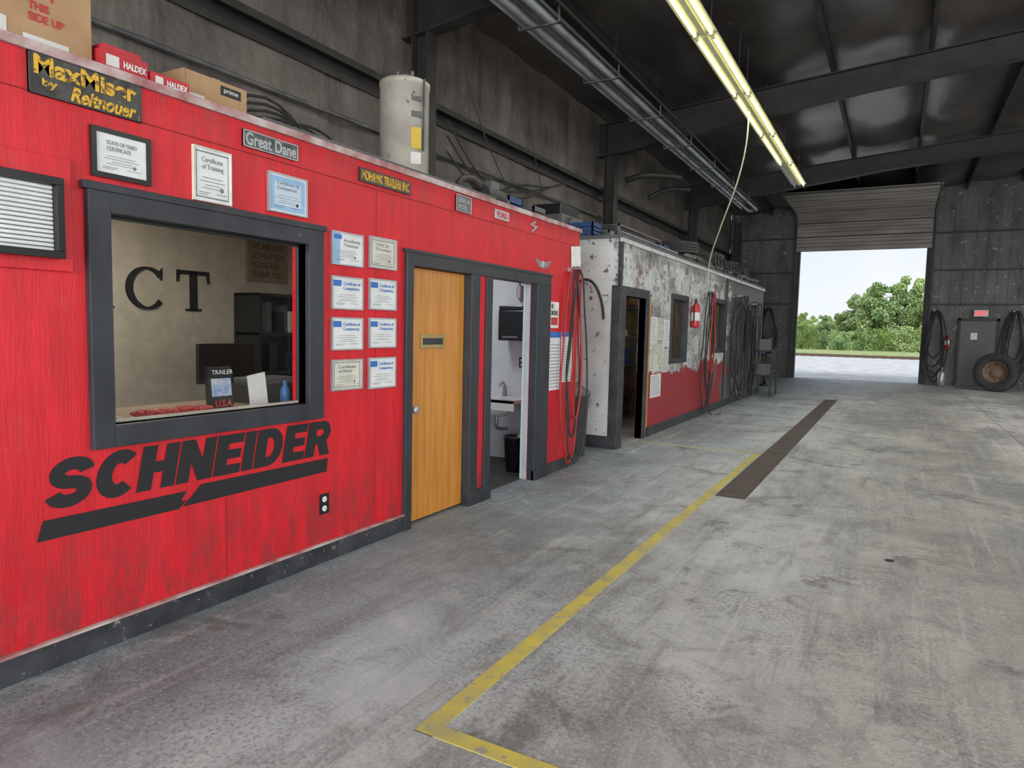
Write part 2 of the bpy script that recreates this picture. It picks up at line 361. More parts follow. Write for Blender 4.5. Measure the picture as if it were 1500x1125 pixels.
# ------------------------------------------------------------------ red office
ZT=2.585; XI=XW-.11
o=MB()
def fr(a,b,z0,z1,m=red): o.box(XI,XW,a,b,z0,z1,m)
fr(-4,1.85,0,ZT); fr(1.85,3.04,0,1.03); fr(1.85,3.04,2.0,ZT); fr(3.04,4.06,0,ZT); fr(4.06,4.87,1.96,ZT); fr(4.87,5.2,0,ZT); fr(5.2,6.06,1.98,ZT); fr(6.06,7.1,0,ZT)
for y in (-1.2,.02,1.24,2.46,3.68): 
    if 1.85<y<3.04: o.box(XW,XW+.0015,y,y+.004,.12,.56,red_d)
    else: o.box(XW,XW+.0015,y,y+.004,.12,2.43,red_d)
o.box(XW,XW+.002,-4,7.1,2.425,2.430,red_d)
o.build('wall_office_front')
MB().box(-5.3,XI,7.0,7.1,0,ZT,red).build('wall_office_side')
MB().box(-5.3,XW+.02,-4.02,7.12,ZT,ZT+.04,redtrim).build('ceiling_office')
MB().box(-5.3,-5.25,-3.9,7.0,0,ZT,cream).build('wall_office_rear')
MB().box(-5.25,XI-.002,5.02,5.08,0,ZT-.01,cream).build('wall_office_partition')
i=MB(); i.box(XI-.012,XI-.002,-3.9,1.80,0,ZT-.01,cream).box(XI-.012,XI-.002,3.08,4.0,0,ZT-.01,cream); i.build('wall_office_lining')
MB().box(-5.25,XI-.02,-.55,-.5,0,ZT-.01,cream).build('wall_office_near')
MB().box(-5.24,XI-.002,6.95,6.998,0,ZT-.01,whitewall).build('wall_bathroom')
MB().box(-5.24,XI-.002,5.081,5.13,0,ZT-.01,whitewall).build('wall_bathroom_near')
MB().box(-5.24,-5.19,5.13,6.95,0,ZT-.01,whitewall).build('wall_bathroom_rear')
MB().box(-5.15,XI,5.14,6.94,.001,.006,dkfloor).build('floor_bathroom')
b=MB(); b.box(XW,XW+.022,-4,3.99,0,.115,blk).box(XW,XW+.022,6.36,7.1,0,.115,blk).box(XW-.1,XW+.022,7.1,7.12,0,.115,blk); b.box(XW,XW+.03,-4,3.99,.115,.127,redtrim)
b.build('baseboard_left',.003)
w=MB(); X=XW+.035
w.box(XW-.08,X,1.75,1.85,.93,2.095,slate).box(XW-.08,X,3.04,3.16,.93,2.095,slate).box(XW-.08,X,1.85,3.04,1.985,2.095,slate).box(XW-.08,X,1.85,3.04,.93,1.03,slate)
w.box(XW,X+.008,1.73,3.18,2.075,2.11,slate)
w.box(XW-.07,XW-.05,1.85,1.862,1.03,1.985,silver).box(XW-.07,XW-.05,3.028,3.04,1.03,1.985,slate).box(XW-.07,XW-.05,1.85,3.04,1.972,1.985,slate).box(XW-.07,XW-.05,1.85,3.04,1.03,1.045,tan)
w.add([(XW-.06,1.86,1.04),(XW-.06,3.03,1.04),(XW-.06,3.03,1.975),(XW-.06,1.86,1.975)],[(0,1,2,3)],glass)
w.build('window_1',.003)
C=XW+.03
MB().box(XW-.09,XW-.045,4.075,4.855,.02,1.95,wood).build('door_1',.002)
d=bpy.data.objects['door_1']
k=MB(); k.box(XW-.045,XW-.038,4.25,4.57,1.345,1.455,brass).box(XW-.038,XW-.033,4.28,4.54,1.375,1.425,plastic_blk); k.build('mail_slot',.002,parent=d)
k=MB(); k.lathe((XW-.045,4.13,.89),(1,0,0),[(0,0),(.035,0),(.035,.008),(.014,.012),(.014,.035),(.028,.045),(.032,.06),(.022,.075),(0,.078)],silver,20); k.build('knob',parent=d)
t=MB()
t.box(XW-.1,C,3.99,4.07,0,2.05,slate).box(XW-.1,C,4.07,6.36,1.955,2.05,slate).box(XW-.1,C,4.86,4.99,0,1.955,slate)
t.box(XW-.1,C,5.10,5.20,0,1.955,slate).box(XW-.05,C,6.06,6.36,0,1.955,slate).box(XW-.11,C+.006,3.97,6.38,2.045,2.07,slate)
t.box(XW,C+.015,4.85,5.21,0,.12,slate).box(XW,C+.012,6.06,6.37,0,.10,slate)
t.box(XI-.02,XW-.05,6.06,6.12,0,1.955,whitewall)
t.box(XW,XW+.012,4.99,5.10,.12,1.955,red)
t.build('trim_1',.003)

# bathroom contents
e=MB(); e.box(-3.92,-3.60,6.72,6.945,1.38,1.72,plastic_blk).box(-3.91,-3.61,6.71,6.945,1.72,1.77,plastic_blk).box(-3.86,-3.66,6.70,6.72,1.40,1.43,greyp); e.build('paper_towel_dispenser',.02)
e=MB(); e.cyl((-3.74,6.88,1.86),(-3.74,6.88,2.0),.035,galv).cyl((-3.74,6.88,2.0),(-3.74,6.88,2.05),.012,galv_d).box(-3.78,-3.70,6.915,6.945,1.84,2.0,galv); e.build('soap_dispenser')
e=MB(); e.box(-3.76,-3.69,6.94,6.948,1.07,1.19,plastic_blk).box(-3.74,-3.71,6.936,6.94,1.14,1.17,white).box(-3.74,-3.71,6.936,6.94,1.09,1.12,white); e.build('wall_outlet')
e=MB(); e.box(-4.25,-3.55,6.45,6.945,.70,.74,porc).box(-4.25,-3.55,6.45,6.48,.62,.74,porc).lathe((-3.9,6.7,.52),(0,0,1),[(0,0),(.1,.01),(.18,.08),(.2,.185)],porc,24).box(-3.92,-3.88,6.85,6.89,.74,.86,galv).tube([(-3.9,6.87,.86),(-3.9,6.82,.9),(-3.9,6.74,.86)],.012,galv).tube([(-3.9,6.7,.52),(-3.9,6.7,.4),(-3.9,6.85,.36),(-3.9,6.94,.36)],.02,galv); e.build('bathroom_sink',.004)
e=MB(); e.lathe((-3.46,6.36,.006),(0,0,1),[(0,0),(.105,0),(.13,.36),(.138,.36),(.138,.375),(.125,.375),(.1,.02),(0,.02)],plastic_blk,24); e.build('trash_can')
glow=M('added_lamp_glow',(1,.97,.9),emit=1.5)
e=MB(); e.lathe((-4.1,6.0,2.50),(0,0,1),[(0,0),(.12,.01),(.14,.075)],glow,20); e.build('added_ceiling_lamp')  # unseen lamp, added to light the bathroom

# office contents
XO=-5.25
g=MB(); g.box(XO,XO+.006,2.3,2.301,1.62,1.63,decal); lt=g.build('wall_lettering')
def glyph(mb,quads): 
    for q in quads: mb.poly([(XO+.001,a,b_) for a,b_ in q],(.012,0,0),decal)
g=MB(); z0,z1=1.60,1.94
y=3.68; W_=.31
glyph(g,[[(y+.12,z0),(y+.19,z0),(y+.19,z1),(y+.12,z1)],[(y,z1-.035),(y+W_,z1-.035),(y+W_,z1),(y,z1)],[(y,z1-.10),(y+.018,z1-.10),(y+.03,z1-.02),(y,z1-.02)],[(y+W_-.018,z1-.10),(y+W_,z1-.10),(y+W_,z1-.02),(y+W_-.03,z1-.02)],[(y+.08,z0),(y+.23,z0),(y+.23,z0+.02),(y+.08,z0+.02)]])
cy,cz=3.42,1.77; pts=[]
for k in range(25):
    t=math.radians(42+k*(276/24)); th=.014+.032*abs(math.cos(t)) ; pts.append((t,th))
for (t0,h0),(t1,h1) in zip(pts,pts[1:]):
    P=lambda t,r:(cy+(.165+r)*math.cos(t),cz+(.165+r)*math.sin(t))
    glyph(g,[[P(t0,-h0),P(t1,-h1),P(t1,h1*.3),P(t0,h0*.3)]])
glyph(g,[[(3.53,1.84),(3.55,1.84),(3.55,1.94),(3.53,1.92)]])
y=2.80; glyph(g,[[(y,z0),(y+.03,z0),(y+.17,z1),(y+.14,z1)],[(y+.24,z0),(y+.31,z0),(y+.19,z1),(y+.12,z1)],[(y+.07,z0+.11),(y+.25,z0+.11),(y+.25,z0+.135),(y+.07,z0+.135)],[(y-.03,z0),(y+.07,z0),(y+.07,z0+.018),(y-.03,z0+.018)],[(y+.20,z0),(y+.35,z0),(y+.35,z0+.018),(y+.20,z0+.018)]])
g.build('letters',parent=lt)
g=MB(); g.box(XO,XO+.03,4.38,4.86,1.90,2.29,M('aged_sign_wood',(.30,.20,.11),.7)); sg=g.build('wooden_sign',.004)
text('WE ARE HERE\nTO HELP YOU\nPLEASE ASK\nTHANK YOU',decal,sg,4.42,4.82,1.94,2.25,XO+.031)
g=MB(); a,bb=4.24,4.98
g.box(-5.24,-5.22,a,bb,0,1.78,plastic_blk).box(-5.22,-4.91,a,a+.03,0,1.78,plastic_blk).box(-5.22,-4.91,bb-.03,bb,0,1.78,plastic_blk)
for z in (0,.35,.7,1.05,1.4,1.75): g.box(-5.22,-4.91,a,bb,z,z+.03,plastic_blk)
random.seed(3)
for z in (.38,.73,1.08,1.43):
    y=a+.06
    while y<bb-.15:
        wd=random.uniform(.03,.09); h=random.uniform(.15,.27)
        if random.random()<.6: g.box(-5.16,-4.94,y,y+wd,z,z+h,random.choice([greyp,greyp,greyp,blueplastic,paper_cream,plastic_blk]))
        y+=wd+.01
g.build('bookcase',.003)
g=MB(); g.box(-3.95,XI-.02,.9,3.95,.96,1.0,M('desk_laminate',(.35,.24,.15),.4)).box(-3.93,-3.9,.95,.99,0,.96,greyp).box(-3.93,-3.9,3.85,3.9,0,.96,greyp).box(-3.3,-3.27,.95,.99,0,.96,greyp).box(-3.3,-3.27,3.85,3.9,0,.96,greyp); g.build('reception_desk',.004)
g=MB(); g.obox((-3.38,2.63,1.13),(.03,0,0),(0,.16,0),(-.02,0,.25),plastic_blk).obox((-3.361,2.63,1.14),(.004,0,0),(0,.13,0),(-.012,0,.10),M('brochure_photo',(.15,.28,.5),.4,c2=(.5,.5,.55),scale=20)); br=g.build('sales_brochure')
text('TRAILER',white,br,2.56,2.70,1.215,1.24,-3.352); text('U.S.A.',redink,br,2.57,2.69,1.03,1.07,-3.335,bold=.03)
g=MB(); g.obox((-3.4,2.92,1.1),(.008,0,0),(0,.13,.02),(-.03,0,.2),paper); g.build('leaflet')
g=MB()
random.seed(5)
for k in range(90):
    y=2.1+.42*random.random(); g.lathe((-3.36+.05*random.random(),y,1.012+.025*random.random()),(random.random()*.5,random.random()*.5,1),[(0,0),(.02,.008),(.012,.02),(0,.02)],redink,6)
g.build('flower_garland')
g=MB(); g.box(-4.5,-4.46,3.3,3.8,1.05,1.35,plastic_blk).box(-4.51,-4.44,3.5,3.6,.76,1.10,plastic_blk).box(-4.6,-4.35,3.4,3.7,.75,.77,plastic_blk).box(-4.7,-4.2,3.0,4.0,.72,.75,greyp).box(-4.68,-4.64,3.02,3.06,0,.72,greyp).box(-4.25,-4.21,3.9,3.95,0,.72,greyp).box(-4.68,-4.64,3.9,3.95,0,.72,greyp).box(-4.25,-4.21,3.02,3.06,0,.72,greyp); g.build('computer_desk',.004)
g=MB(); g.box(-3.6,-3.36,1.93,2.08,1.001,1.012,paper).obox((-3.5,1.98,1.018),(.2,.04,0),(-.03,.15,0),(0,0,.008),paper_cream); g.build('paper_stack')
g=MB(); g.lathe((-3.38,3.12,1.0),(0,0,1),[(0,0),(.03,0),(.03,.09),(.012,.12),(.012,.15),(0,.15)],M('blue_bottle',(.03,.15,.4),.4),16); g.build('spray_bottle')
g=MB(); g.box(-3.75,-3.45,2.98,3.35,1.0,1.12,plastic_blk).box(-3.72,-3.48,3.0,3.33,1.12,1.16,greyp); g.build('desktop_printer',.006)
g=MB(); g.lathe((-4.3,2.6,2.50),(0,0,1),[(0,0),(.16,.01),(.18,.075)],glow,20); g.build('added_ceiling_lamp')  # unseen fitting, added to light the office interior

# letter board at left
l=MB(); l.box(XW,XW+.02,.8,1.69,1.71,2.18,red); l.box(XW+.02,XW+.07,.85,1.635,1.76,1.79,plastic_blk).box(XW+.02,XW+.07,.85,1.635,2.06,2.09,plastic_blk).box(XW+.02,XW+.07,1.605,1.635,1.79,2.06,plastic_blk).box(XW+.02,XW+.07,.85,.88,1.79,2.06,plastic_blk)
z=1.79
while z<2.055: l.box(XW+.02,XW+.038,.88,1.605,z,z+.0125,paper).box(XW+.02,XW+.034,.88,1.605,z+.0125,z+.018,galv); z+=.018
l.build('letter_board',.002)
F=XW+.002
def plate(name,y0,y1,z0,z1,m,edge=None,th=.012):
    p=MB(); p.box(F,F+th,y0,y1,z0,z1,m)
    if edge:
        for q in ((y0,y1,z0,z0+.006),(y0,y1,z1-.006,z1),(y0,y0+.006,z0,z1),(y1-.006,y1,z0,z1)): p.box(F,F+th+.002,*q,edge)
    return p.build(name,.001)
s=plate('metal_sign',1.54,2.015,2.42,2.585,M('sign_black',(.02,.02,.02),.45,c2=(.07,.065,.055),scale=14,spk=(22,.6,(.15,.13,.08))),blk)
text('MaxMiser',yellow,s,1.56,1.99,2.50,2.578,F+.013,bold=.03); text('by',yellow,s,1.59,1.65,2.45,2.49,F+.013,bold=.02); text('Reitnouer',yellow,s,1.70,1.99,2.428,2.49,F+.013,bold=.03,shear=.3)
s=plate('metal_sign',2.585,2.97,2.455,2.545,M('pewter',(.16,.17,.16),.4,.7,c2=(.06,.07,.06),scale=20),silver); text('Great Dane',silver,s,2.60,2.955,2.468,2.535,F+.013,bold=.02)
s=plate('metal_sign',3.50,4.04,2.45,2.54,plastic_blk,None); text('MOHAWK TRAILERS INC',yellow,s,3.52,4.02,2.465,2.528,F+.013,bold=.03)
s=plate('metal_sign',4.63,4.85,2.44,2.57,galv_d,silver); text('SERIAL 04\nMODEL',silver,s,4.66,4.82,2.46,2.55,F+.013)
s=plate('metal_sign',5.24,5.48,2.47,2.55,silver,None); text('FORD',redink,s,5.27,5.45,2.485,2.535,F+.013,bold=.03)
g=MB(); g.poly([(F,5.90,2.51),(F,6.02,2.56),(F,6.02,2.54),(F,5.96,2.515),(F,6.07,2.51),(F,5.95,2.44),(F,5.95,2.46),(F,6.01,2.495)],(.006,0,0),silver); g.build('chevron_emblem')
g=MB(); g.lathe((F,6.21,2.15),(1,0,0),[(0,.012),(.035,.012),(.04,0)],silver,16)
for sgn in (-1,1):
    for k in range(4): g.poly([(F,6.21+sgn*.03,2.12+.016*k),(F,6.21+sgn*(.11+.02*k),2.135+.02*k),(F,6.21+sgn*(.11+.02*k),2.147+.02*k),(F,6.21+sgn*.03,2.132+.016*k)],(.006,0,0),silver)
g.build('winged_emblem')
def cert(y0,y1,z0,z1,frame,fw,pap,style=0,title='Certificate of\nCompetency',th=.018):
    c=MB()
    c.box(F,F+th,y0,y1,z0,z0+fw,frame).box(F,F+th,y0,y1,z1-fw,z1,frame).box(F,F+th,y0,y0+fw,z0+fw,z1-fw,frame).box(F,F+th,y1-fw,y1,z0+fw,z1-fw,frame)
    c.box(F,F+th*.6,y0+fw,y1-fw,z0+fw,z1-fw,pap); P=F+th*.6; a,b,lo,hi=y0+fw,y1-fw,z0+fw,z1-fw; W=b-a;H=hi-lo
    if style==1: c.box(P,P+.001,a+W*.03,a+W*.3,hi-H*.28,hi-H*.08,blue)
    if style==2:
        for q in ((a+W*.05,b-W*.05,lo+H*.05,lo+H*.08),(a+W*.05,b-W*.05,hi-H*.08,hi-H*.05),(a+W*.05,a+W*.07,lo+H*.05,hi-H*.05),(b-W*.07,b-W*.05,lo+H*.05,hi-H*.05)): c.box(P,P+.001,*q,grey_ink)
    if style==3: c.box(P,P+.0005,a,a+W*.25,lo,hi,ltblue).box(P,P+.001,a+W*.05,a+W*.3,hi-H*.2,hi-H*.05,blue)
    if style==4:
        c.box(P,P+.0005,a+W*.03,b-W*.03,lo+H*.04,hi-H*.04,ltblue).box(P,P+.001,a+W*.14,b-W*.14,lo+H*.18,hi-H*.18,palebl)
    P2=P+.001
    for (u0,u1,v0) in ((.22,.78,.44),(.15,.85,.37),(.3,.7,.30),(.2,.8,.24),(.12,.42,.15),(.6,.9,.15),(.12,.36,.11)): c.box(P2,P2+.0006,a+W*u0,a+W*u1,lo+H*v0,lo+H*(v0+.014),grey_ink)
    if style!=1: c.lathe((P,a+W*.75,lo+H*.25),(1,0,0),[(0,.001),(H*.05,.001),(H*.05,0)],grey_ink,12)
    ob=c.build('framed_certificate')
    text(title,blue if style==1 else grey_ink,ob,a+W*(.36 if style in(1,3) else .2),b-W*(.06 if style in (1,3) else .2),lo+H*.58,hi-H*(.12 if style==1 else .16),P+.0022,name='title')
cert(1.78,2.055,2.14,2.355,plastic_blk,.022,paper,0,'STATE OF OHIO\nCERTIFICATE')
cert(2.28,2.505,2.12,2.39,paper_cream,.006,paper,2,'Certificate\nof Training')
cert(2.75,3.04,2.14,2.36,silver,.008,paper,4,'Certificate of\nCompletion')
rows1=[(1.89,2.10),(1.61,1.82),(1.35,1.56),(1.09,1.29)]; rows2=[(1.90,2.11),(1.62,1.83),(1.36,1.565),(1.08,1.295)]
for k,(a,b) in enumerate(rows1): cert(3.245,3.535,a,b,silver,.009,[paper,paper,paper,paper_cream][k],[3,1,1,2][k],['Academy\nThomas','Certificate of\nCompetency','Certificate of\nCompetency','Certificate\nof Merit'][k])
for k,(a,b) in enumerate(rows2): cert(3.60,3.885,a,b,silver,.009,[paper_cream,paper,paper,paper][k],[2,1,1,1][k],['TMCA\nThomas','Certificate of\nCompetency','Certificate of\nCompetency','Certificate of\nCompetency'][k])
# painted wall logo: heavy italic capitals drawn as thick strokes
g=MB(); q=.002; XL=XW+.0022
g.poly([(XL,1.52,.565),(XL,1.545,.652),(XL,2.225,.648),(XL,2.19,.602),(XL,2.225,.602),(XL,2.18,.565)],(q,0,0),decal)
g.poly([(XL,2.205,.572),(XL,2.31,.668),(XL,3.225,.665),(XL,3.215,.58)],(q,0,0),decal)
LZ,LH=.692,.215; LS=.2455; LX=1.545; layer=[0]
def uv(u,v): return (XL+layer[0]*.00003,LX+LS*u+.2*LH*v,LZ+LH*v)
def quad(*p):
    layer[0]+=1; g.poly([uv(*a) for a in p],(q,0,0),decal)
def rect(u0,u1,v0,v1): quad((u0,v0),(u1,v0),(u1,v1),(u0,v1))
def ribbon(P,w):
    n=len(P); L=[];R_=[]
    for i in range(n):
        a=P[max(i-1,0)]; b=P[min(i+1,n-1)]; dx,dy=b[0]-a[0],b[1]-a[1]; l=math.hypot(dx,dy); nx,ny=-dy/l*w/2,dx/l*w/2
        L.append((P[i][0]+nx,P[i][1]+ny)); R_.append((P[i][0]-nx,P[i][1]-ny))
    k0=layer[0]
    for i in range(n-1): layer[0]=k0; quad(L[i],L[i+1],R_[i+1],R_[i])
def arc(cu,cv,ru,rv,a0,a1,n=14): return [(cu+ru*math.cos(math.radians(a0+(a1-a0)*k/n)),cv+rv*math.sin(math.radians(a0+(a1-a0)*k/n))) for k in range(n+1)]
U0=0
for ch in 'SCHNEIDER':
    u=U0; layer[0]=0
    if ch=='S': ribbon(arc(u+.39,.69,.255,.19,5,270)+arc(u+.39,.31,.27,.19,90,-170)[1:],.26); w_=.80
    if ch=='C': ribbon(arc(u+.42,.5,.275,.37,46,314,24),.285); w_=.79
    if ch=='H': rect(u,u+.30,0,1); rect(u+.50,u+.80,0,1); rect(u+.30,u+.50,.38,.63); w_=.80
    if ch=='N': rect(u,u+.28,0,1); rect(u+.55,u+.83,0,1); quad((u+.50,0),(u+.80,0),(u+.30,1),(u+.02,1)); w_=.83
    if ch=='E': rect(u,u+.30,0,1); rect(u+.30,u+.68,0,.235); rect(u+.30,u+.64,.385,.615); rect(u+.30,u+.68,.765,1); w_=.68
    if ch=='I': rect(u,u+.30,0,1); w_=.30
    if ch=='D': rect(u,u+.30,0,1); ribbon([(u+.2,.875),(u+.36,.875)]+arc(u+.38,.5,.28,.375,90,-90,20)+[(u+.36,.125),(u+.2,.125)],.25); w_=.80
    if ch=='R': rect(u,u+.30,0,1); ribbon([(u+.2,.88),(u+.45,.88)]+arc(u+.47,.67,.20,.21,90,-90,14)+[(u+.45,.46),(u+.2,.46)],.24); quad((u+.52,0),(u+.84,0),(u+.66,.46),(u+.34,.46)); w_=.82
    U0+=w_+.045
g.build('wall_logo')
g=MB(); g.box(XW,XW+.006,3.155,3.235,.31,.44,plastic_blk)
for z in (.345,.405): g.lathe((XW+.006,3.195,z),(1,0,0),[(0,.003),(.018,.003),(.019,0)],white,14); g.box(XW+.009,XW+.0095,3.186,3.189,z-.006,z+.006,decal).box(XW+.009,XW+.0095,3.201,3.204,z-.006,z+.006,decal)
g.build('wall_outlet',.001)
g=MB(); g.box(F,F+.003,6.40,6.60,1.53,1.80,white).box(F+.003,F+.004,6.42,6.58,1.56,1.64,redink); s=g.build('no_smoking_sign'); text('NO\nSMOKING',decal,s,6.42,6.58,1.66,1.78,F+.0035,bold=.03)
g=MB(); g.box(F,F+.003,6.40,6.66,.88,1.49,paper).box(F+.003,F+.004,6.40,6.66,1.43,1.49,blue).box(F,F+.003,6.69,6.97,.95,1.49,paper).box(F+.003,F+.004,6.69,6.97,1.44,1.49,blue)
for k in range(14): g.box(F+.003,F+.0038,6.42,6.64,.91+k*.034,.918+k*.034,grey_ink).box(F+.003,F+.0038,6.71,6.95,.97+k*.028,.976+k*.028,grey_ink)
g.build('safety_notice_posters')
g=MB(); g.obox((F+.01,6.99,2.30),(.006,0,0),(0,.24,.03),(0,-.02,.25),white); g.build('white_clipboard')
def loop(mb,x,y,ztop,zbot,wd,r,m,wob=.02):
    pts=[];n=14
    for k in range(n+1):
        t=k/n*2*math.pi; c=math.cos(t); s_=math.sin(t)
        zz=(ztop+zbot)/2+(ztop-zbot)/2*c; ww=wd/2*s_*(1.25-.5*c)
        pts.append((x+wob*random.uniform(-.4,.4),y+ww+wob*random.uniform(-1,1),zz))
    mb.tube(pts,r,m)
h=MB(); h.box(XW+.001,XW+.05,6.80,6.84,2.14,2.18,galv).cyl((XW+.001,6.82,2.16),(XW+.14,6.82,2.17),.012,galv)
random.seed(11)
for k in range(3): loop(h,XW+.06+.025*k,6.83+.02*k,2.19,[.06,.35,.55][k],[.34,.24,.20][k],.011,[redhose,rubber,redhose][k])
loop(h,XW+.12,6.88,2.16,.08,.42,.01,rubber)
h.build('air_hose')

# ------------------------------------------------------------------ things on the office roof
R0=ZT+.042
def cbox(x0,x1,y0,y1,z0,z1,m):
    b=MB(); b.box(x0,x1,y0,y1,z0,z1,m).box(x0-.001,x1+.001,(y0+y1)/2-.025,(y0+y1)/2+.025,z1,z1+.0015,tape)
    b.box(x1,x1+.001,y0+.01,y0+.012,z0,z1,greyp)
    return b
b=cbox(-3.62,-3.22,1.45,1.86,R0,R0+.46,card)
for k in (0,1):
    yy=1.62+k*.07; b.box(-3.22,-3.218,yy,yy+.012,R0+.22,R0+.33,redink).poly([(-3.219,yy-.02,R0+.33),(-3.219,yy+.032,R0+.33),(-3.219,yy+.006,R0+.37)],(.001,0,0),redink)
b.box(-3.22,-3.218,1.58,1.76,R0+.03,R0+.06,tape).box(-3.22,-3.218,1.46,1.52,R0+.02,R0+.10,tape)
ob=b.build('cardboard_box',.004); text('THIS\nSIDE UP',redink,ob,1.60,1.74,R0+.12,R0+.20,-3.2175,bold=.03)
b=cbox(-3.64,-3.26,1.05,1.43,R0,R0+.42,card); b.box(-3.26,-3.258,1.30,1.42,R0+.03,R0+.12,tape); b.build('cardboard_box',.004)
b=MB(); b.box(-3.50,-3.18,1.88,2.10,R0,R0+.10,redcard).box(-3.52,-3.20,1.90,2.08,R0+.101,R0+.13,redcard).box(-3.18,-3.178,1.90,1.96,R0+.03,R0+.08,tape); ob=b.build('parts_box',.003); text('HALDEX',white,ob,1.98,2.09,R0+.04,R0+.07,-3.178,bold=.03)
b=MB(); b.box(-3.48,-3.17,2.11,2.31,R0,R0+.07,redcard).box(-3.17,-3.168,2.13,2.17,R0+.015,R0+.055,tape); ob=b.build('parts_box',.003); text('HALDEX',white,ob,2.19,2.30,R0+.02,R0+.05,-3.168,bold=.03)
b=cbox(-3.52,-3.24,2.33,2.72,R0,R0+.17,card); b.box(-3.24,-3.238,2.55,2.68,R0+.10,R0+.15,plastic_blk).box(-3.24,-3.238,2.35,2.45,R0+.02,R0+.06,tape); ob=b.build('cardboard_box',.004); text('prime',white,ob,2.57,2.66,R0+.11,R0+.14,-3.2375)
b=MB(); b.box(-3.3,-3.14,2.75,5.3,R0,R0+.03,greyp).box(-3.34,-3.18,5.32,6.9,R0,R0+.03,blk); b.build('timber_plank',.004)
b=MB(); c=(-3.9,4.97,R0); b.lathe(c,(0,0,1),[(0,0),(.20,0),(.215,.02),(.215,.96),(.222,.965),(.222,1.0),(.19,1.02),(0,1.025)],tan,32)
b.cyl((-3.98,4.97,R0+1.01),(-3.98,4.97,R0+1.12),.016,galv_d).cyl((-3.82,4.97,R0+1.01),(-3.82,4.97,R0+1.10),.016,galv_d)
b.lathe((-3.9,4.97,R0+1.02),(0,0,1),[(.06,0),(.06,.06),(0,.06)],galv_d,16)
dv=Vector((.79,-.61,0)); tv=Vector((.61,.79,0))
for zc,hh,m_ in ((.50,.18,M('yellow_label',(.6,.42,.05),.5)),(.33,.10,tape),(.70,.05,greyp),(.83,.04,greyp),(.14,.10,plastic_blk)):
    ct=Vector(c)+dv*.207+tv*.05+Vector((0,0,zc)); b.obox(ct,dv*.02,tv*.09,(0,0,hh),m_)
b.obox(Vector(c)+dv*.205+tv*.12+Vector((0,0,.7)),dv*.03,tv*.012,(0,0,.6),galv_d)
b.build('water_heater')
b=MB(); b.cyl((-3.5,5.62,R0+.13),(-3.5,5.95,R0+.13),.11,steel_blk,20).cyl((-3.5,5.95,R0+.13),(-3.5,6.1,R0+.13),.05,galv_d).box(-3.6,-3.4,5.63,5.93,R0,R0+.05,steel_blk).tube([(-3.55,5.3,R0+.05),(-3.55,5.35,R0+.22),(-3.52,5.5,R0+.26),(-3.5,5.62,R0+.2)],.035,steel_blk).box(-3.57,-3.43,5.7,5.85,R0+.2,R0+.28,greyp); b.build('electric_motor',.004)
b=MB(); random.seed(2)
for k in range(5): b.tube([(XM+.26,2.2+k*.05,3.2+.06*k),(XM+.32,3.4,3.0+.04*k),(XM+.34,4.6,3.35+.06*k),(XM+.32,5.4,3.45-.07*k),(XM+.34,6.2,2.9),(-4.9,6.7,R0+.02)],.014,rubber)
for k in range(3): b.tube([(XM+.3,7.6,4.2-.2*k),(XM+.4,8.3,3.6-.1*k),(XM+.4,9.4,3.5+.1*k),(XM+.35,10.6,3.9),(XM+.3,11.6,4.2)],.014,rubber)
b.build('electrical_cable')
b=MB(); b.tube([(-5.1,7.2,5.4),(-4.9,7.3,4.9),(-4.6,7.45,3.9),(-4.2,7.6,3.0),(-4.0,7.7,2.5)],.008,rubber); b.tube([(-5.1,9.4,5.4),(-5.0,9.4,4.6),(-4.9,9.5,3.9),(-4.7,9.6,3.0)],.007,rubber); b.build('electrical_cable')
b=MB(); b.cyl((XM+.10,.8,3.75),(XM+.10,26,3.95),.025,galv_d,8); b.build('conduit_pipe')

# ------------------------------------------------------------------ second booths
XB=-3.08; BT=2.68
o=MB(); XBi=XB-.1
def fb(a,b,z0,z1,m=boothm): o.box(XBi,XB,a,b,z0,z1,m)
fb(8.3,8.5,0,BT); fb(8.5,9.36,1.97,BT); fb(9.36,10.66,0,BT); fb(10.66,11.5,0,1.08); fb(10.66,11.5,2.05,BT); fb(11.5,13.4,0,BT); fb(13.4,14.4,0,1.19); fb(13.4,14.4,2.12,BT); fb(14.4,16.2,0,BT); fb(16.2,17.2,0,1.1); fb(16.2,17.2,2.1,BT); fb(17.2,19,0,BT)
o.box(XB-.02,XB+.02,14.50,14.56,0,BT,steel_blk)
o.build('wall_booth_front')
MB().box(-5.25,XBi,8.3,8.4,0,BT,boothw).build('wall_booth_side')
o=MB(); o.box(-5.25,XBi,18.9,19,0,BT,boothm); o.build('wall_booth_far')
o=MB(); o.box(-5.25,-5.2,8.4,18.9,0,BT,dark_int).box(-5.2,XBi,12.2,12.25,0,BT-.01,dark_int).box(-5.2,XBi,14.5,14.55,0,BT-.01,dark_int); o.build('wall_booth_interior')
o=MB(); o.box(-5.25,XB+.03,8.27,19.02,BT,BT+.04,greyp).box(XB+.001,XB+.035,8.26,19.02,BT-.05,BT-.001,boothw); o.build('ceiling_booth')
b=MB(); b.box(XB,XB+.02,9.5,19,0,.14,blk).box(-5.2,XB+.02,8.275,8.3,0,.16,blk); b.build('baseboard_booth',.003)
t=MB(); t.box(XBi,XB+.025,8.29,8.50,0,2.09,blk).box(XBi,XB+.025,9.36,9.47,0,2.09,blk).box(XBi,XB+.025,8.50,9.36,1.97,2.09,blk).box(XB+.0,XB+.02,9.47,9.55,0,1.98,wood).box(XB-.02,XB+.03,8.275,8.33,2.09,BT,blk); t.build('trim_2',.003)
MB().obox((XB-.55,8.60,.99),(.80,.12,0),(-.006,.04,0),(0,0,1.94),wood).build('door_2',.002)
sh=MB(); 
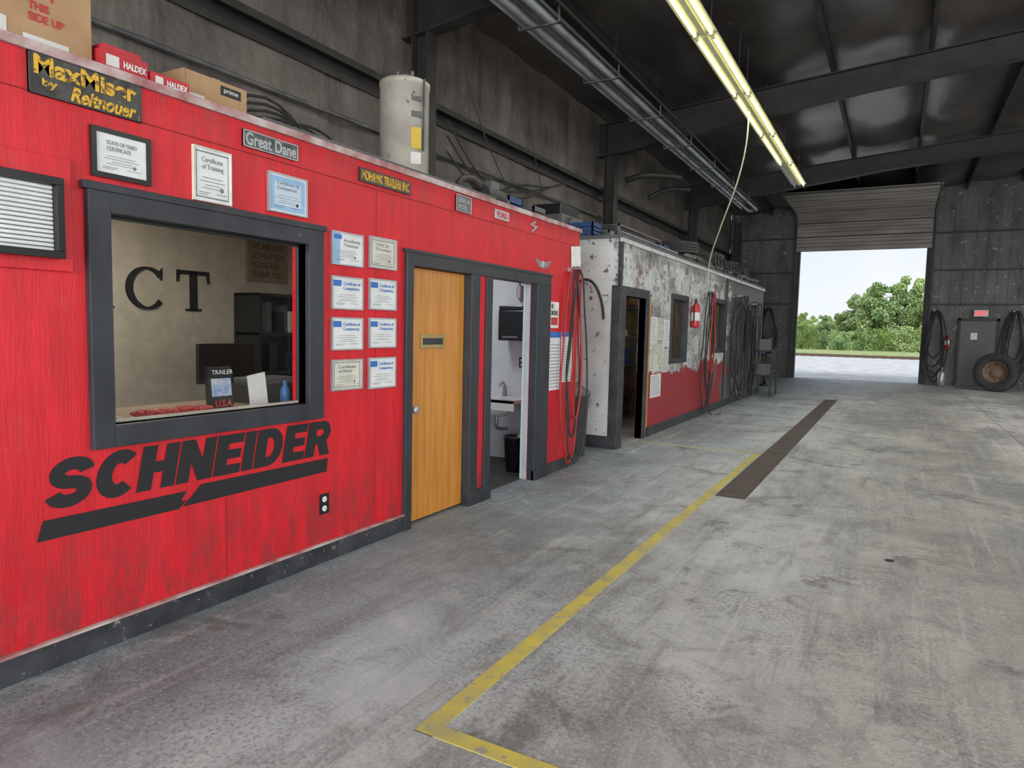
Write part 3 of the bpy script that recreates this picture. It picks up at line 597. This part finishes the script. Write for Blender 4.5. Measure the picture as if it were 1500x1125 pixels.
for z in (.4,.9,1.4,1.9): sh.box(-4.6,-4.1,10.2,12.1,z,z+.03,galv_d)
for a in (-4.6,-4.13):
    for y in (10.2,12.07): sh.box(a,a+.03,y,y+.03,0,2.1,galv_d)
random.seed(9)
for z in (.43,.93,1.43,1.93):
    y=10.28
    while y<11.8: wd=random.uniform(.12,.3); sh.box(-4.5,-4.2,y,y+wd,z,z+random.uniform(.1,.3),random.choice([card,redcard,greyp,blueplastic,paper_cream])); y+=wd+.04
sh.build('storage_shelf',.003)
for nm,a,b_,z0,z1 in (('window_2',10.66,11.5,1.08,2.05),('window_3',13.4,14.4,1.19,2.12),('window_4',16.2,17.2,1.1,2.1)):
    w=MB(); X=XB+.02
    w.box(XBi,X,a-.07,a+.02,z0-.06,z1+.07,slate).box(XBi,X,b_-.02,b_+.07,z0-.06,z1+.07,slate).box(XBi,X,a+.02,b_-.02,z1-.02,z1+.07,slate).box(XBi,X,a+.02,b_-.02,z0-.06,z0+.02,slate).box(XB-.065,XB-.045,(a+b_)/2-.012,(a+b_)/2+.012,z0+.02,z1-.02,slate)
    w.add([(XB-.055,a+.02,z0+.02),(XB-.055,b_-.02,z0+.02),(XB-.055,b_-.02,z1-.02),(XB-.055,a+.02,z1-.02)],[(0,1,2,3)],glass)
    w.build(nm,.003)
g=MB(); random.seed(21)
for yy,zz,ww,hh in ((9.62,1.35,.3,.38),(9.95,1.4,.25,.32),(10.25,1.3,.28,.4),(9.65,.95,.25,.34),(9.95,1.0,.26,.33),(10.26,.9,.27,.35),(9.7,.55,.5,.34),(11.95,2.15,.3,.22),(12.1,1.15,.24,.3)):
    g.box(XB+.001,XB+.004,yy,yy+ww,zz,zz+hh,random.choice([paper,paper_cream,paper]))
    for k in range(12): g.box(XB+.004,XB+.0045,yy+.02,yy+ww-random.uniform(.02,.1),zz+.03+k*hh*.075,zz+.038+k*hh*.075,grey_ink)
g.build('posted_notices')
def extinguisher(p):
    e=MB(); x,y,z=p
    e.lathe((x,y,z),(0,0,1),[(0,0),(.065,.005),(.07,.03),(.07,.34),(.05,.39),(.025,.41),(.025,.44),(0,.44)],extred,20)
    e.box(x-.015,x+.015,y-.06,y+.05,z+.44,z+.465,plastic_blk).box(x-.012,x+.012,y-.08,y+.03,z+.475,z+.49,plastic_blk).cyl((x,y+.02,z+.43),(x,y+.05,z+.43),.02,galv,10)
    e.tube([(x,y-.03,z+.43),(x,y-.1,z+.38),(x,y-.1,z+.2),(x,y-.085,z+.1)],.012,rubber).lathe((x,y,z+.12),(0,0,1),[(.071,0),(.071,.14)],tape,20)
    e.build('fire_extinguisher')
extinguisher((XB+.08,11.8,1.6))
h=MB(); random.seed(4)
h.tube([(-3.72,8.24,1.62),(-3.70,8.22,1.9),(-3.62,8.22,2.12),(-3.48,8.22,2.16),(-3.36,8.22,2.06),(-3.28,8.22,1.86),(-3.25,8.22,1.66)],.018,rubber).box(-3.56,-3.5,8.2,8.297,2.10,2.13,galv); h.build('rubber_hose')
h=MB(); h.cyl((XB+.002,12.75,2.25),(XB+.16,12.75,2.27),.012,galv)
for k in range(4): loop(h,XB+.06+.03*k,12.75+.03*k,2.28,[.1,.5,.2,.8][k],[.5,.3,.4,.25][k],.012,[rubber,rubber,rubber,redhose][k])
h.tube([(XB+.1,12.8,2.2),(XB+.12,12.9,1.2),(XB+.12,12.9,.1),(XB+.3,13.1,.02)],.012,rubber)
h.build('air_hose')
h=MB(); h.cyl((XB+.002,15.2,2.3),(XB+.2,15.2,2.32),.015,galv).cyl((XB+.002,16.9,2.2),(XB+.2,16.9,2.22),.015,galv)
for k in range(7): loop(h,XB+.06+.03*k,15.2+.05*k,2.33,random.uniform(.05,.7),random.uniform(.3,.8),.014,rubber)
for k in range(5): loop(h,XB+.06+.03*k,16.9+.06*k,2.24,random.uniform(.1,.8),random.uniform(.3,.7),.014,rubber)
h.build('air_hose')
h=MB(); 
for y in (17.6,18.5): h.box(XB+.03,XB+.06,y,y+.04,0,2.3,steel_blk).box(XB+.46,XB+.5,y,y+.04,0,1.1,steel_blk)
for z in (.5,1.1): h.box(XB+.03,XB+.5,17.6,18.54,z,z+.03,steel_blk)
h.box(XB+.1,XB+.4,17.7,18.0,1.13,1.4,greyp).cyl((XB+.3,18.3,1.13),(XB+.3,18.3,1.45),.1,rubber).box(XB+.1,XB+.4,17.75,18.3,.53,.8,greyp).box(XB+.03,XB+.05,17.6,18.54,1.9,1.94,steel_blk).box(XB+.03,XB+.05,17.6,18.54,2.25,2.3,steel_blk)
h.build('tool_rack',.004)
h=MB(); h.lathe((-3.42,7.62,0),(0,0,1),[(0,0),(.2,0),(.235,.72),(.25,.72),(.25,.78),(.22,.80),(.1,.88),(0,.89)],greyp,28); h.build('waste_bin')
h=MB(); h.box(-3.75,-3.45,7.13,7.3,.95,1.35,plastic_blk).box(-3.7,-3.5,7.3,7.34,1.0,1.1,greyp); h.build('glove_dispenser',.02)

# clutter on booth roof
RB=BT+.042
def tyre(name,c,axis,Ro=.5,wd=.25,rim=True,rr=None):
    t=MB(); Ri=rr or Ro*.56; h=wd/2
    prof=[(Ri,-h*.75),(Ri*1.06,-h*.9),(Ro*.8,-h),(Ro*.93,-h*.93),(Ro,-h*.75)]
    for k in range(4):
        a=-h*.75+k*h*1.5/4; prof+=[(Ro,a+h*.30),(Ro*.975,a+h*.31),(Ro*.975,a+h*.365),(Ro,a+h*.375)]
    prof+=[(Ro,h*.75),(Ro*.93,h*.93),(Ro*.8,h),(Ri*1.06,h*.9),(Ri,h*.75),(Ri*.99,0),(Ri,-h*.75)]
    t.lathe(c,axis,prof,rubber,48)
    if rim:
        t.lathe(c,axis,[(Ri,h*.85),(Ri*.96,h*.85),(Ri*.9,h*.5),(Ri*.55,h*.1),(Ri*.5,h*.1),(Ri*.42,h*.35),(Ri*.3,h*.4),(0,h*.4)],rust,32)
        t.lathe(c,axis,[(Ri,-h*.85),(Ri*.96,-h*.85),(Ri*.9,-h*.5),(Ri*.55,0),(0,0)],rust,32)
        a=Vector(axis).normalized(); u=a.orthogonal().normalized(); w_=a.cross(u)
        for k in range(8):
            q=Vector(c)+(u*math.cos(k*math.pi/4)+w_*math.sin(k*math.pi/4))*Ri*.72
            t.cyl(q+a*h*.25,q+a*h*.42,Ri*.07,steel_blk,8)
    return t.build(name)
tyre('tire',(-3.78,13.2,RB+.13),(0,0,1),.45,.25,False)
tyre('tire',(-3.80,13.22,RB+.385),(0,0,1),.43,.24,False)
tyre('tire',(-3.80,15.4,RB+.13),(0,0,1),.48,.25,False)
tyre('tire',(-3.82,15.42,RB+.39),(0,0,1),.46,.25,False)
tyre('tire',(-3.8,17.2,RB+.13),(0,0,1),.45,.25,False)
tyre('tire',(-3.82,17.2,RB+.385),(0,0,1),.44,.25,False)
b=MB()
for k in range(4): b.cyl((-3.14-.07*k,8.4+.05*k,RB+.04),(-3.14-.07*k,11.0+.2*k,RB+.04),.03,[galv_d,steel_blk,galv][k%3],10)
b.build('pipe_stack')
b=MB()
for x in (-4.4,-3.55):
    for y in (9.4,11.4): b.box(x,x+.03,y,y+.03,RB,RB+.32,galv_d)
    b.box(x,x+.03,9.4,11.43,RB+.29,RB+.32,galv_d).box(x,x+.03,9.4,11.43,RB+.02,RB+.05,galv_d)
for y in [9.4+.2*k for k in range(11)]: b.box(-4.4,-3.52,y,y+.012,RB+.30,RB+.312,galv_d)
b.build('wire_rack')
random.seed(44)
for (x0,y0,w_,l_,h_,m_) in ((-4.2,9.6,.35,.5,.22,steel_blk),(-3.98,10.3,.38,.6,.18,greyp),(-4.1,10.95,.4,.4,.24,card),(-4.3,14.2,.5,.5,.4,steel_blk),(-4.2,16.2,.5,.45,.35,greyp)):
    b=MB(); b.box(x0,x0+w_,y0,y0+l_,RB+.001,RB+h_*.8,m_).box(x0-.01,x0+w_+.01,y0-.01,y0+l_+.01,RB+h_*.8,RB+h_,m_).box(x0+w_+.01,x0+w_+.03,y0+l_*.4,y0+l_*.6,RB+h_*.5,RB+h_*.6,galv_d); b.build('tool_box',.006)
def crate(x0,y0,zb,w_,l_,h_,m_):
    b=MB(); b.box(x0,x0+w_,y0,y0+l_,zb,zb+.02,m_)
    for q in ((x0,x0+.02,y0,y0+l_),(x0+w_-.02,x0+w_,y0,y0+l_),(x0,x0+w_,y0,y0+.02),(x0,x0+w_,y0+l_-.02,y0+l_)):
        for k in range(4): b.box(*q,zb+k*h_/4,zb+(k+.7)*h_/4,m_)
        b.box(*q,zb+h_*.93,zb+h_,m_)
    b.build('plastic_crate')
crate(-4.1,11.6,RB,.4,.4,.3,redcard); crate(-4.1,12.1,RB,.4,.4,.35,blueplastic)
crate(-3.9,6.25,R0,.35,.3,.25,blueplastic); crate(-3.8,6.62,R0,.35,.3,.2,greyp)
crate(-3.88,8.42,RB,.36,.32,.20,blueplastic); crate(-3.84,8.9,RB,.36,.34,.16,greyp)
b=MB(); b.box(-4.5,-4.0,8.5,9.2,RB,RB+.35,greyp).box(-4.45,-4.05,8.55,9.15,RB+.35,RB+.5,plastic_blk).cyl((-4.0,8.7,RB+.2),(-3.92,8.7,RB+.2),.12,galv_d,16); b.build('air_compressor',.01)
b=MB(); random.seed(8)
for k in range(5): b.cyl((-4.75-.07*k,8.6,RB+.05),(-4.75-.07*k,12.3,RB+.05+.9*(k/5)),.03,[steel_blk,galv_d][k%2],8)
b.build('scrap_pipe')
b=MB()
random.seed(31)
for k in range(44):
    y=11.9+random.random()*6.5; x=-3.14-random.random()*.08; a=random.uniform(-.12,.12)
    b.obox((x-.02,y,RB+.025+.11*random.random()),(.05*math.cos(a),.05*math.sin(a),0),(-math.sin(a)*.6,math.cos(a)*.6,0),(0,0,.05),random.choice([steel_blk,galv_d,rust,greyp]))
for k in range(9):
    y=12.5+random.random()*5.6; b.tube([(-3.15,y,RB+.03),(-3.2,y+.15,RB+.25+.15*random.random()),(-3.18,y+.4,RB+.2),(-3.15,y+.6,RB+.03)],.02,rubber)
b.build('scrap_metal_pile')

# ------------------------------------------------------------------ overhead services
for k in range(6):
    y0=4.05+k*2.42; y1=y0+2.38; lit=k<5
    b=MB(); X=-2.30; Z=5.22
    b.poly([(X-.05,y0,Z+.09),(X+.05,y0,Z+.09),(X+.05,y0,Z+.02),(X+.165,y0,Z+.0),(X+.165,y0,Z-.012),(X+.05,y0,Z+.006),(X-.05,y0,Z+.006),(X-.165,y0,Z-.012),(X-.165,y0,Z),(X-.05,y0,Z+.02)],(0,y1-y0,0),fixt)
    for dx in (-.10,.10):
        b.cyl((X+dx,y0+.05,Z-.028),(X+dx,y1-.05,Z-.028),.022,tube if (lit or dx>0) else tube_off,12)
        b.box(X+dx-.02,X+dx+.02,y0,y0+.05,Z-.055,Z+.0,fixt).box(X+dx-.02,X+dx+.02,y1-.05,y1,Z-.055,Z+.0,fixt)
    b.box(X-.03,X+.03,y0,y1,Z-.03,Z+.01,fixt)
    for yy in (y0+.3,y1-.3): b.cyl((X,yy,Z+.09),(X,yy,roof(X)-.1),.004,galv_d,6)
    b.build('fluorescent_and_fill_lamp')
for X in (4.6,7.6):  # unseen rows, added to brighten the hall
    for k in range(5):
        y0=0+k*5; y1=y0+2.38; b=MB(); Z=5.22
        b.poly([(X-.05,y0,Z+.09),(X+.05,y0,Z+.09),(X+.05,y0,Z+.02),(X+.165,y0,Z+.0),(X+.165,y0,Z-.012),(X-.165,y0,Z-.012),(X-.165,y0,Z),(X-.05,y0,Z+.02)],(0,y1-y0,0),fixt)
        for dx in (-.10,.10): b.cyl((X+dx,y0+.05,Z-.028),(X+dx,y1-.05,Z-.028),.019,tube,12)
        for yy in (y0+.3,y1-.3): b.cyl((X,yy,Z+.09),(X,yy,roof(X)-.1),.004,galv_d,6)
        b.build('fluorescent_and_fill_lamp')
b=MB(); X=-3.76; Z=5.0
b.poly([(X-.24,1,Z),(X-.13,1,Z+.15),(X+.13,1,Z+.15),(X+.24,1,Z),(X+.235,1,Z),(X+.125,1,Z+.142),(X-.125,1,Z+.142),(X-.235,1,Z)],(0,19.2,0),galv)
b.cyl((X-.12,1,Z+.02),(X-.12,20.4,Z+.02),.055,galv,16).cyl((X+.12,1,Z+.02),(X+.12,20.4,Z+.02),.055,galv,16)
b.tube([(X-.12,20.4,Z+.02),(X-.1,20.55,Z+.02),(X,20.62,Z+.02),(X+.1,20.55,Z+.02),(X+.12,20.4,Z+.02)],.055,galv,12)
y=1.5
while y<20:
    b.box(X-.26,X+.26,y,y+.04,Z-.06,Z-.045,galv_d).box(X-.26,X-.25,y,y+.04,Z-.06,Z+.16,galv_d).box(X+.25,X+.26,y,y+.04,Z-.06,Z+.16,galv_d)
    b.cyl((X-.2,y+.02,Z+.14),(X-.2,y+.02,roof(X)-.1),.005,steel_blk,6).cyl((X+.2,y+.02,Z+.14),(X+.2,y+.02,roof(X)-.1),.005,steel_blk,6); y+=1.9
b.cyl((X+.30,1,Z+.12),(X+.30,16,Z+.12),.02,steel_blk,8)
b.build('radiant_tube_heater')
b=MB(); b.tube([(-5.1,13.9,4.65),(-4.7,13.9,4.72),(-4.35,14.1,4.72),(-4.1,14.4,4.72)],.06,steel_blk,12).tube([(-5.1,15.4,4.55),(-4.7,15.5,4.72),(-4.2,15.6,4.70)],.05,steel_blk,12); b.build('flue_pipe')
b=MB(); b.tube([(-2.3,11.9,5.17),(-2.32,11.9,4.6),(-2.45,11.95,4.0),(-2.75,12.2,3.3),(-2.98,12.55,2.8),(-3.02,12.7,2.3)],.013,M('pale_hose',(.45,.45,.32),.5)); b.build('drop_air_line')

# ------------------------------------------------------------------ end wall things
b=MB(); path=[(26.36,4.45),(26.36,4.95),(26.36,5.42),(26.2,5.66),(25.8,5.76),(25.3,5.77),(24.8,5.78),(24.3,5.79),(23.8,5.80),(23.3,5.81),(22.8,5.82)]
for i_,((y0,z0),(y1,z1)) in enumerate(zip(path,path[1:])):
    d_=Vector((0,y1-y0,z1-z0)); n_=Vector((0,d_.z,-d_.y)).normalized()
    if n_.z>0 and abs(d_.y)>.2: n_=-n_
    if abs(d_.y)<.2: n_=Vector((0,-1,0))
    c_=Vector((-1.2,(y0+y1)/2,(z0+z1)/2)); b.obox(c_,(4.1,0,0),d_*.985,n_*.05,ceil_light)
    for k in (-.32,-.08,.16): b.obox(c_+n_*.035+d_*k,(4.1,0,0),d_*.11,n_*.035,ceil_light)
    for k in (-.20,.04,.28): b.obox(c_+n_*.027+d_*k,(4.1,0,0),d_*.03,n_*.008,ceil_dark)
    b.obox(c_+n_*.02+d_*.47,(4.1,0,0),d_*.09,n_*.03,ceil_dark)
for x in (-3.30,.90):
    b.box(x-.03,x+.03,26.32,26.42,0,5.4,steel_blk)
    for (y0,z0),(y1,z1) in zip(path[2:],path[3:]): b.cyl((x,y0,z0),(x,y1,z1),.03,galv_d,8)
b.build('overhead_door')
t=MB(); t.box(-3.22,-3.13,YE-.05,YE+.22,0,4.55,steel_blk).box(.73,.82,YE-.05,YE+.22,0,4.55,steel_blk).box(-3.22,.82,YE-.05,YE+.22,4.48,4.57,steel_blk); t.build('trim_3')
d=MB(); d.box(1.80,2.75,YE-.09,YE-.04,.02,2.1,dgreen).box(1.72,1.80,YE-.12,YE-.03,0,2.18,steel_blk).box(2.75,2.83,YE-.12,YE-.03,0,2.18,steel_blk).box(1.72,2.83,YE-.12,YE-.03,2.1,2.18,steel_blk).box(2.08,2.26,YE-.1,YE-.09,1.5,1.72,tape).cyl((2.66,YE-.13,1.0),(2.66,YE-.09,1.0),.03,silver); d=d.build('door_3',.003)
e=MB(); e.box(2.12,2.5,YE-.19,YE-.12,2.24,2.44,tape); e=e.build('exit_sign',.005); text('EXIT',exitred,e,2.15,2.47,2.27,2.41,YE-.192,plane='E',bold=.05)
extinguisher((1.45,YE-.2,1.2))
def loopx(mb,x,y,ztop,zbot,wd,r,m):
    pts=[]
    for k in range(15):
        t=k/14*2*math.pi; c=math.cos(t); pts.append((x+wd/2*math.sin(t)*(1.25-.5*c)+random.uniform(-.02,.02),y+random.uniform(-.01,.01),(ztop+zbot)/2+(ztop-zbot)/2*c))
    mb.tube(pts,r,m)
for x0 in (1.05,3.15):
    h=MB(); h.cyl((x0,YE-.03,2.38),(x0,YE-.3,2.4),.015,galv)
    for k in range(5): loopx(h,x0+.03*k,YE-.15-.03*k,2.42,[.25,.6,.9,.1,.4][k],[.5,.4,.3,.3,.45][k],.02,rubber)
    h.build('air_hose')
h=MB(); h.cyl((-4.15,YE-.03,2.45),(-4.15,YE-.3,2.47),.015,galv)
for k in range(4): loopx(h,-4.15+.04*k,YE-.15-.03*k,2.48,[.8,1.1,.9,1.3][k],[.6,.5,.45,.3][k],.025,rubber)
h.build('air_hose')
e=MB(); e.lathe((1.35,YE-.55,0),(0,0,1),[(0,0),(.1,.0),(.11,.02),(.11,.4),(.07,.47),(.03,.48),(.03,.55),(0,.55)],silver,20).box(1.32,1.38,YE-.58,YE-.52,.55,.6,plastic_blk); e.build('gas_cylinder')
tyre('truck_wheel',(2.62,24.5,.56),(-.30,-1,.14),.56,.34)
e=MB(); e.box(-4.6,-3.55,23.2,24.4,.82,.88,steel_blk)
for x in (-4.58,-3.62):
    for y in (23.22,24.33): e.box(x,x+.05,y,y+.05,0,.82,steel_blk)
e.box(-4.5,-3.65,23.3,24.3,.25,.28,galv_d).box(-4.3,-3.9,23.5,23.9,.28,.6,redcard).box(-4.4,-4.1,23.6,23.9,.88,1.15,greyp).cyl((-3.8,23.8,.88),(-3.8,23.8,1.15),.09,blueplastic); e.build('workbench',.004)
e=MB(); e.lathe((-3.35,21.6,0),(0,0,1),[(0,0),(.22,0),(.24,.03),(.06,.05),(.04,.42),(.17,.44),(.19,.47),(.19,.52),(.17,.54),(0,.55)],plastic_blk,20); e.build('shop_stool')
e=MB(); e.obox((-4.0,20.6,.85),(.7,0,.1),(0,.9,0),(0,0,.05),steel_blk).obox((-3.75,20.6,.42),(.05,0,0),(0,.06,0),(0,0,.84),steel_blk).box(-4.4,-3.6,20.3,20.9,0,.04,steel_blk).lathe((-3.8,20.6,.95),(0,1,0),[(0,-.2),(.14,-.2),(.14,.2),(0,.2)],rubber,20).cyl((-4.2,20.6,.04),(-4.2,20.6,1.5),.03,galv_d); e.build('tire_changer')

# ------------------------------------------------------------------ outside
MB().box(-60,60,YE+.25,160,-.25,-.03,gravel).box(-60,60,-60,YF-.2,-.25,-.03,gravel).box(XR+.2,60,YF-.2,YE+.25,-.25,-.03,gravel).build('ground_gravel')
MB().box(-60,60,66,160,-.03,.02,grassm).build('ground_grass')
b=MB(); b.box(-50,50,57.0,57.1,-.03,.14,rust).box(-50,50,58.45,58.55,-.03,.14,rust)
x=-50
while x<50: b.box(x,x+.25,56.5,59.1,-.03,.03,sleeper); x+=.6
b.build('railroad_track')
def foliage(seed,h,wd,n,leaf,trunk=True,z0=.05,size=.28):
    random.seed(seed); t=MB()
    if trunk:
        t.cyl((0,0,0),(0,0,h*.8),.12,bark,8,.03)
        for k in range(9):
            a=random.random()*6.28; z=h*(.2+.06*k); t.cyl((0,0,z),(math.cos(a)*wd*.35,math.sin(a)*wd*.35,z+h*.15),.04,bark,5,.01)
    cl=[Vector((random.gauss(0,wd*.2),random.gauss(0,wd*.2),h*(z0+(.95-z0)*random.random()))) for _ in range(34)]
    for k in range(n):
        c_=random.choice(cl); tt=c_.z/h; rad=wd*.22*(1.25-tt*.8)
        d=Vector((random.gauss(0,1),random.gauss(0,1),random.gauss(0,.8))).normalized()*rad*random.uniform(.5,1.05)
        p_=c_*1; p_.x*=1.2-tt*.5; p_.y*=1.2-tt*.5; p_=p_+d
        if p_.z<.02: p_.z=.05
        u=Vector((random.gauss(0,1),random.gauss(0,1),random.gauss(0,1))).normalized(); v=u.orthogonal().normalized(); s=size*random.uniform(.6,1.3)
        t.add([p_-u*s*.5,p_+v*s*.35,p_+u*s*.5,p_-v*s*.35],[(0,1,2,3)],leaf)
    me=t.build('tmp',center=False); m_=me.data; bpy.data.objects.remove(me); return m_
protos=[foliage(1,8.4,4.8,9000,leafA),foliage(2,7.6,4.4,8000,leafB),foliage(3,6.8,4.6,8000,leafA)]
shr=[foliage(4,2.8,3.8,4200,leafB,False,.05,.22),foliage(5,3.4,3.8,4200,leafA,False,.05,.22)]
random.seed(12)
def place(name,me,x,y,s):
    o=bpy.data.objects.new(name,me); o.location=(x,y,.02); o.scale=(s,s,s*random.uniform(.95,1.05)); o.rotation_euler=(0,0,random.random()*6.28); COL.objects.link(o)
x=-2.0
while x<30: place('tree',random.choice(protos),x,92+random.uniform(-3,3),random.uniform(.98,1.12)); x+=1.9
for x,y,s in ((-4.0,93,.82),(-5.8,94,.66),(-7.6,95,.56),(-9.4,95,.46),(-3.0,91,.9),(-11,96,.42)): place('tree',protos[int(-x)%3],x,y,s)
x=-40
while x<-6: place('tree',random.choice(protos),x,116+random.uniform(-3,4),random.uniform(.48,.62)); x+=2.3
x=-26
while x<26: place('shrub',random.choice(shr),x,84+random.uniform(-1.5,1.5),random.uniform(.6,.85)); x+=1.9

# ------------------------------------------------------------------ light
wd=bpy.data.worlds.new('sky'); S.world=wd; wd.use_nodes=True; nt=wd.node_tree; bg=nt.nodes['Background']
tc=N(nt,'ShaderNodeTexCoord'); sp=N(nt,'ShaderNodeSeparateXYZ'); lk(nt,tc.outputs['Generated'],sp.inputs[0])
cl=noise(nt,tc.outputs['Generated'],3.0,6)
grad=ramp(nt,sp.outputs['Z'],[(0,(.84,.89,.94)),(.25,(.62,.76,.92)),(1,(.40,.58,.85))])
skyc=mix(nt,ramp(nt,cl,[(.35,0),(.6,1)]),grad,(.88,.91,.94)); lk(nt,skyc,bg.inputs[0]); bg.inputs[1].default_value=1.08
def area(name,loc,rot,sx,sy,p,col=(1,1,1)):
    l=bpy.data.lights.new(name,'AREA'); l.shape='RECTANGLE'; l.size=sx; l.size_y=sy; l.energy=p; l.color=col
    o=bpy.data.objects.new(name,l); o.location=loc; o.rotation_euler=rot; COL.objects.link(o)
PI=math.pi
area('fluorescent_and_fill_row',(-2.3,11.3,5.12),(0,0,0),.3,14,170,(1,.99,.9))
area('fluorescent_and_fill_row',(4.6,11.3,5.12),(0,0,0),.3,22,540,(1,.99,.97))  # added fill lamp under the unseen right-hand row
area('fluorescent_and_fill_row',(7.6,11.3,5.12),(0,0,0),.3,22,360,(1,.99,.97))  # added fill lamp under the outer unseen row
for (a,b_),pw in zip(op,(240,200,110)): area('bay_door_fill',(XR-.05,(a+b_)/2,2.3),(0,PI/2,0),4.3,4.4,pw,(.94,.98,1))  # lamps added in the invented side openings to fill in for daylight
area('bay_door_fill',(-.2,YF+.05,2.3),(PI/2,0,0),4.6,4.3,900,(.94,.98,1))  # area lamps added in the rear doorways to strengthen daylight
area('bay_door_fill',(5.9,YF+.05,2.3),(PI/2,0,0),4.6,4.3,560,(.94,.98,1))
area('office_fill_light',(-4.3,2.6,2.48),(0,0,0),.4,.4,20,(1,.95,.85))  # added lamp brightening the office behind the window
area('bathroom_fill_light',(-4.1,6.0,2.48),(0,0,0),.3,.3,12,(.97,.99,1))  # added lamp brightening the bathroom
area('booth_fill_light',(-4.2,10.3,2.6),(0,0,0),.4,.8,14,(1,.85,.6))  # lamps added to give the booth interiors some light
area('booth_fill_light',(-4.2,13.4,2.6),(0,0,0),.4,.8,8,(.9,.95,1))
sl=bpy.data.lights.new('sun','SUN'); sl.energy=1.9; sl.angle=math.radians(20); so=bpy.data.objects.new('sun',sl); so.rotation_euler=(math.radians(40),0,math.radians(25)); COL.objects.link(so)

# ------------------------------------------------------------------ camera
f_,t_,p_,r_=1008.4,math.radians(28.995),math.radians(4.566),math.radians(1.299)
fw=Vector((-math.sin(t_)*math.cos(p_),math.cos(t_)*math.cos(p_),-math.sin(p_))); r0=Vector((math.cos(t_),math.sin(t_),0)); u0=r0.cross(fw)
Rv=math.cos(r_)*r0+math.sin(r_)*u0; Uv=-math.sin(r_)*r0+math.cos(r_)*u0
cam=bpy.data.cameras.new('camera'); cam.sensor_width=36; cam.lens=f_/1500*36; cam.clip_end=500
co=bpy.data.objects.new('camera',cam); COL.objects.link(co)
co.matrix_world=Matrix(((Rv.x,Uv.x,-fw.x,0),(Rv.y,Uv.y,-fw.y,0),(Rv.z,Uv.z,-fw.z,1.51),(0,0,0,1)))
S.camera=co
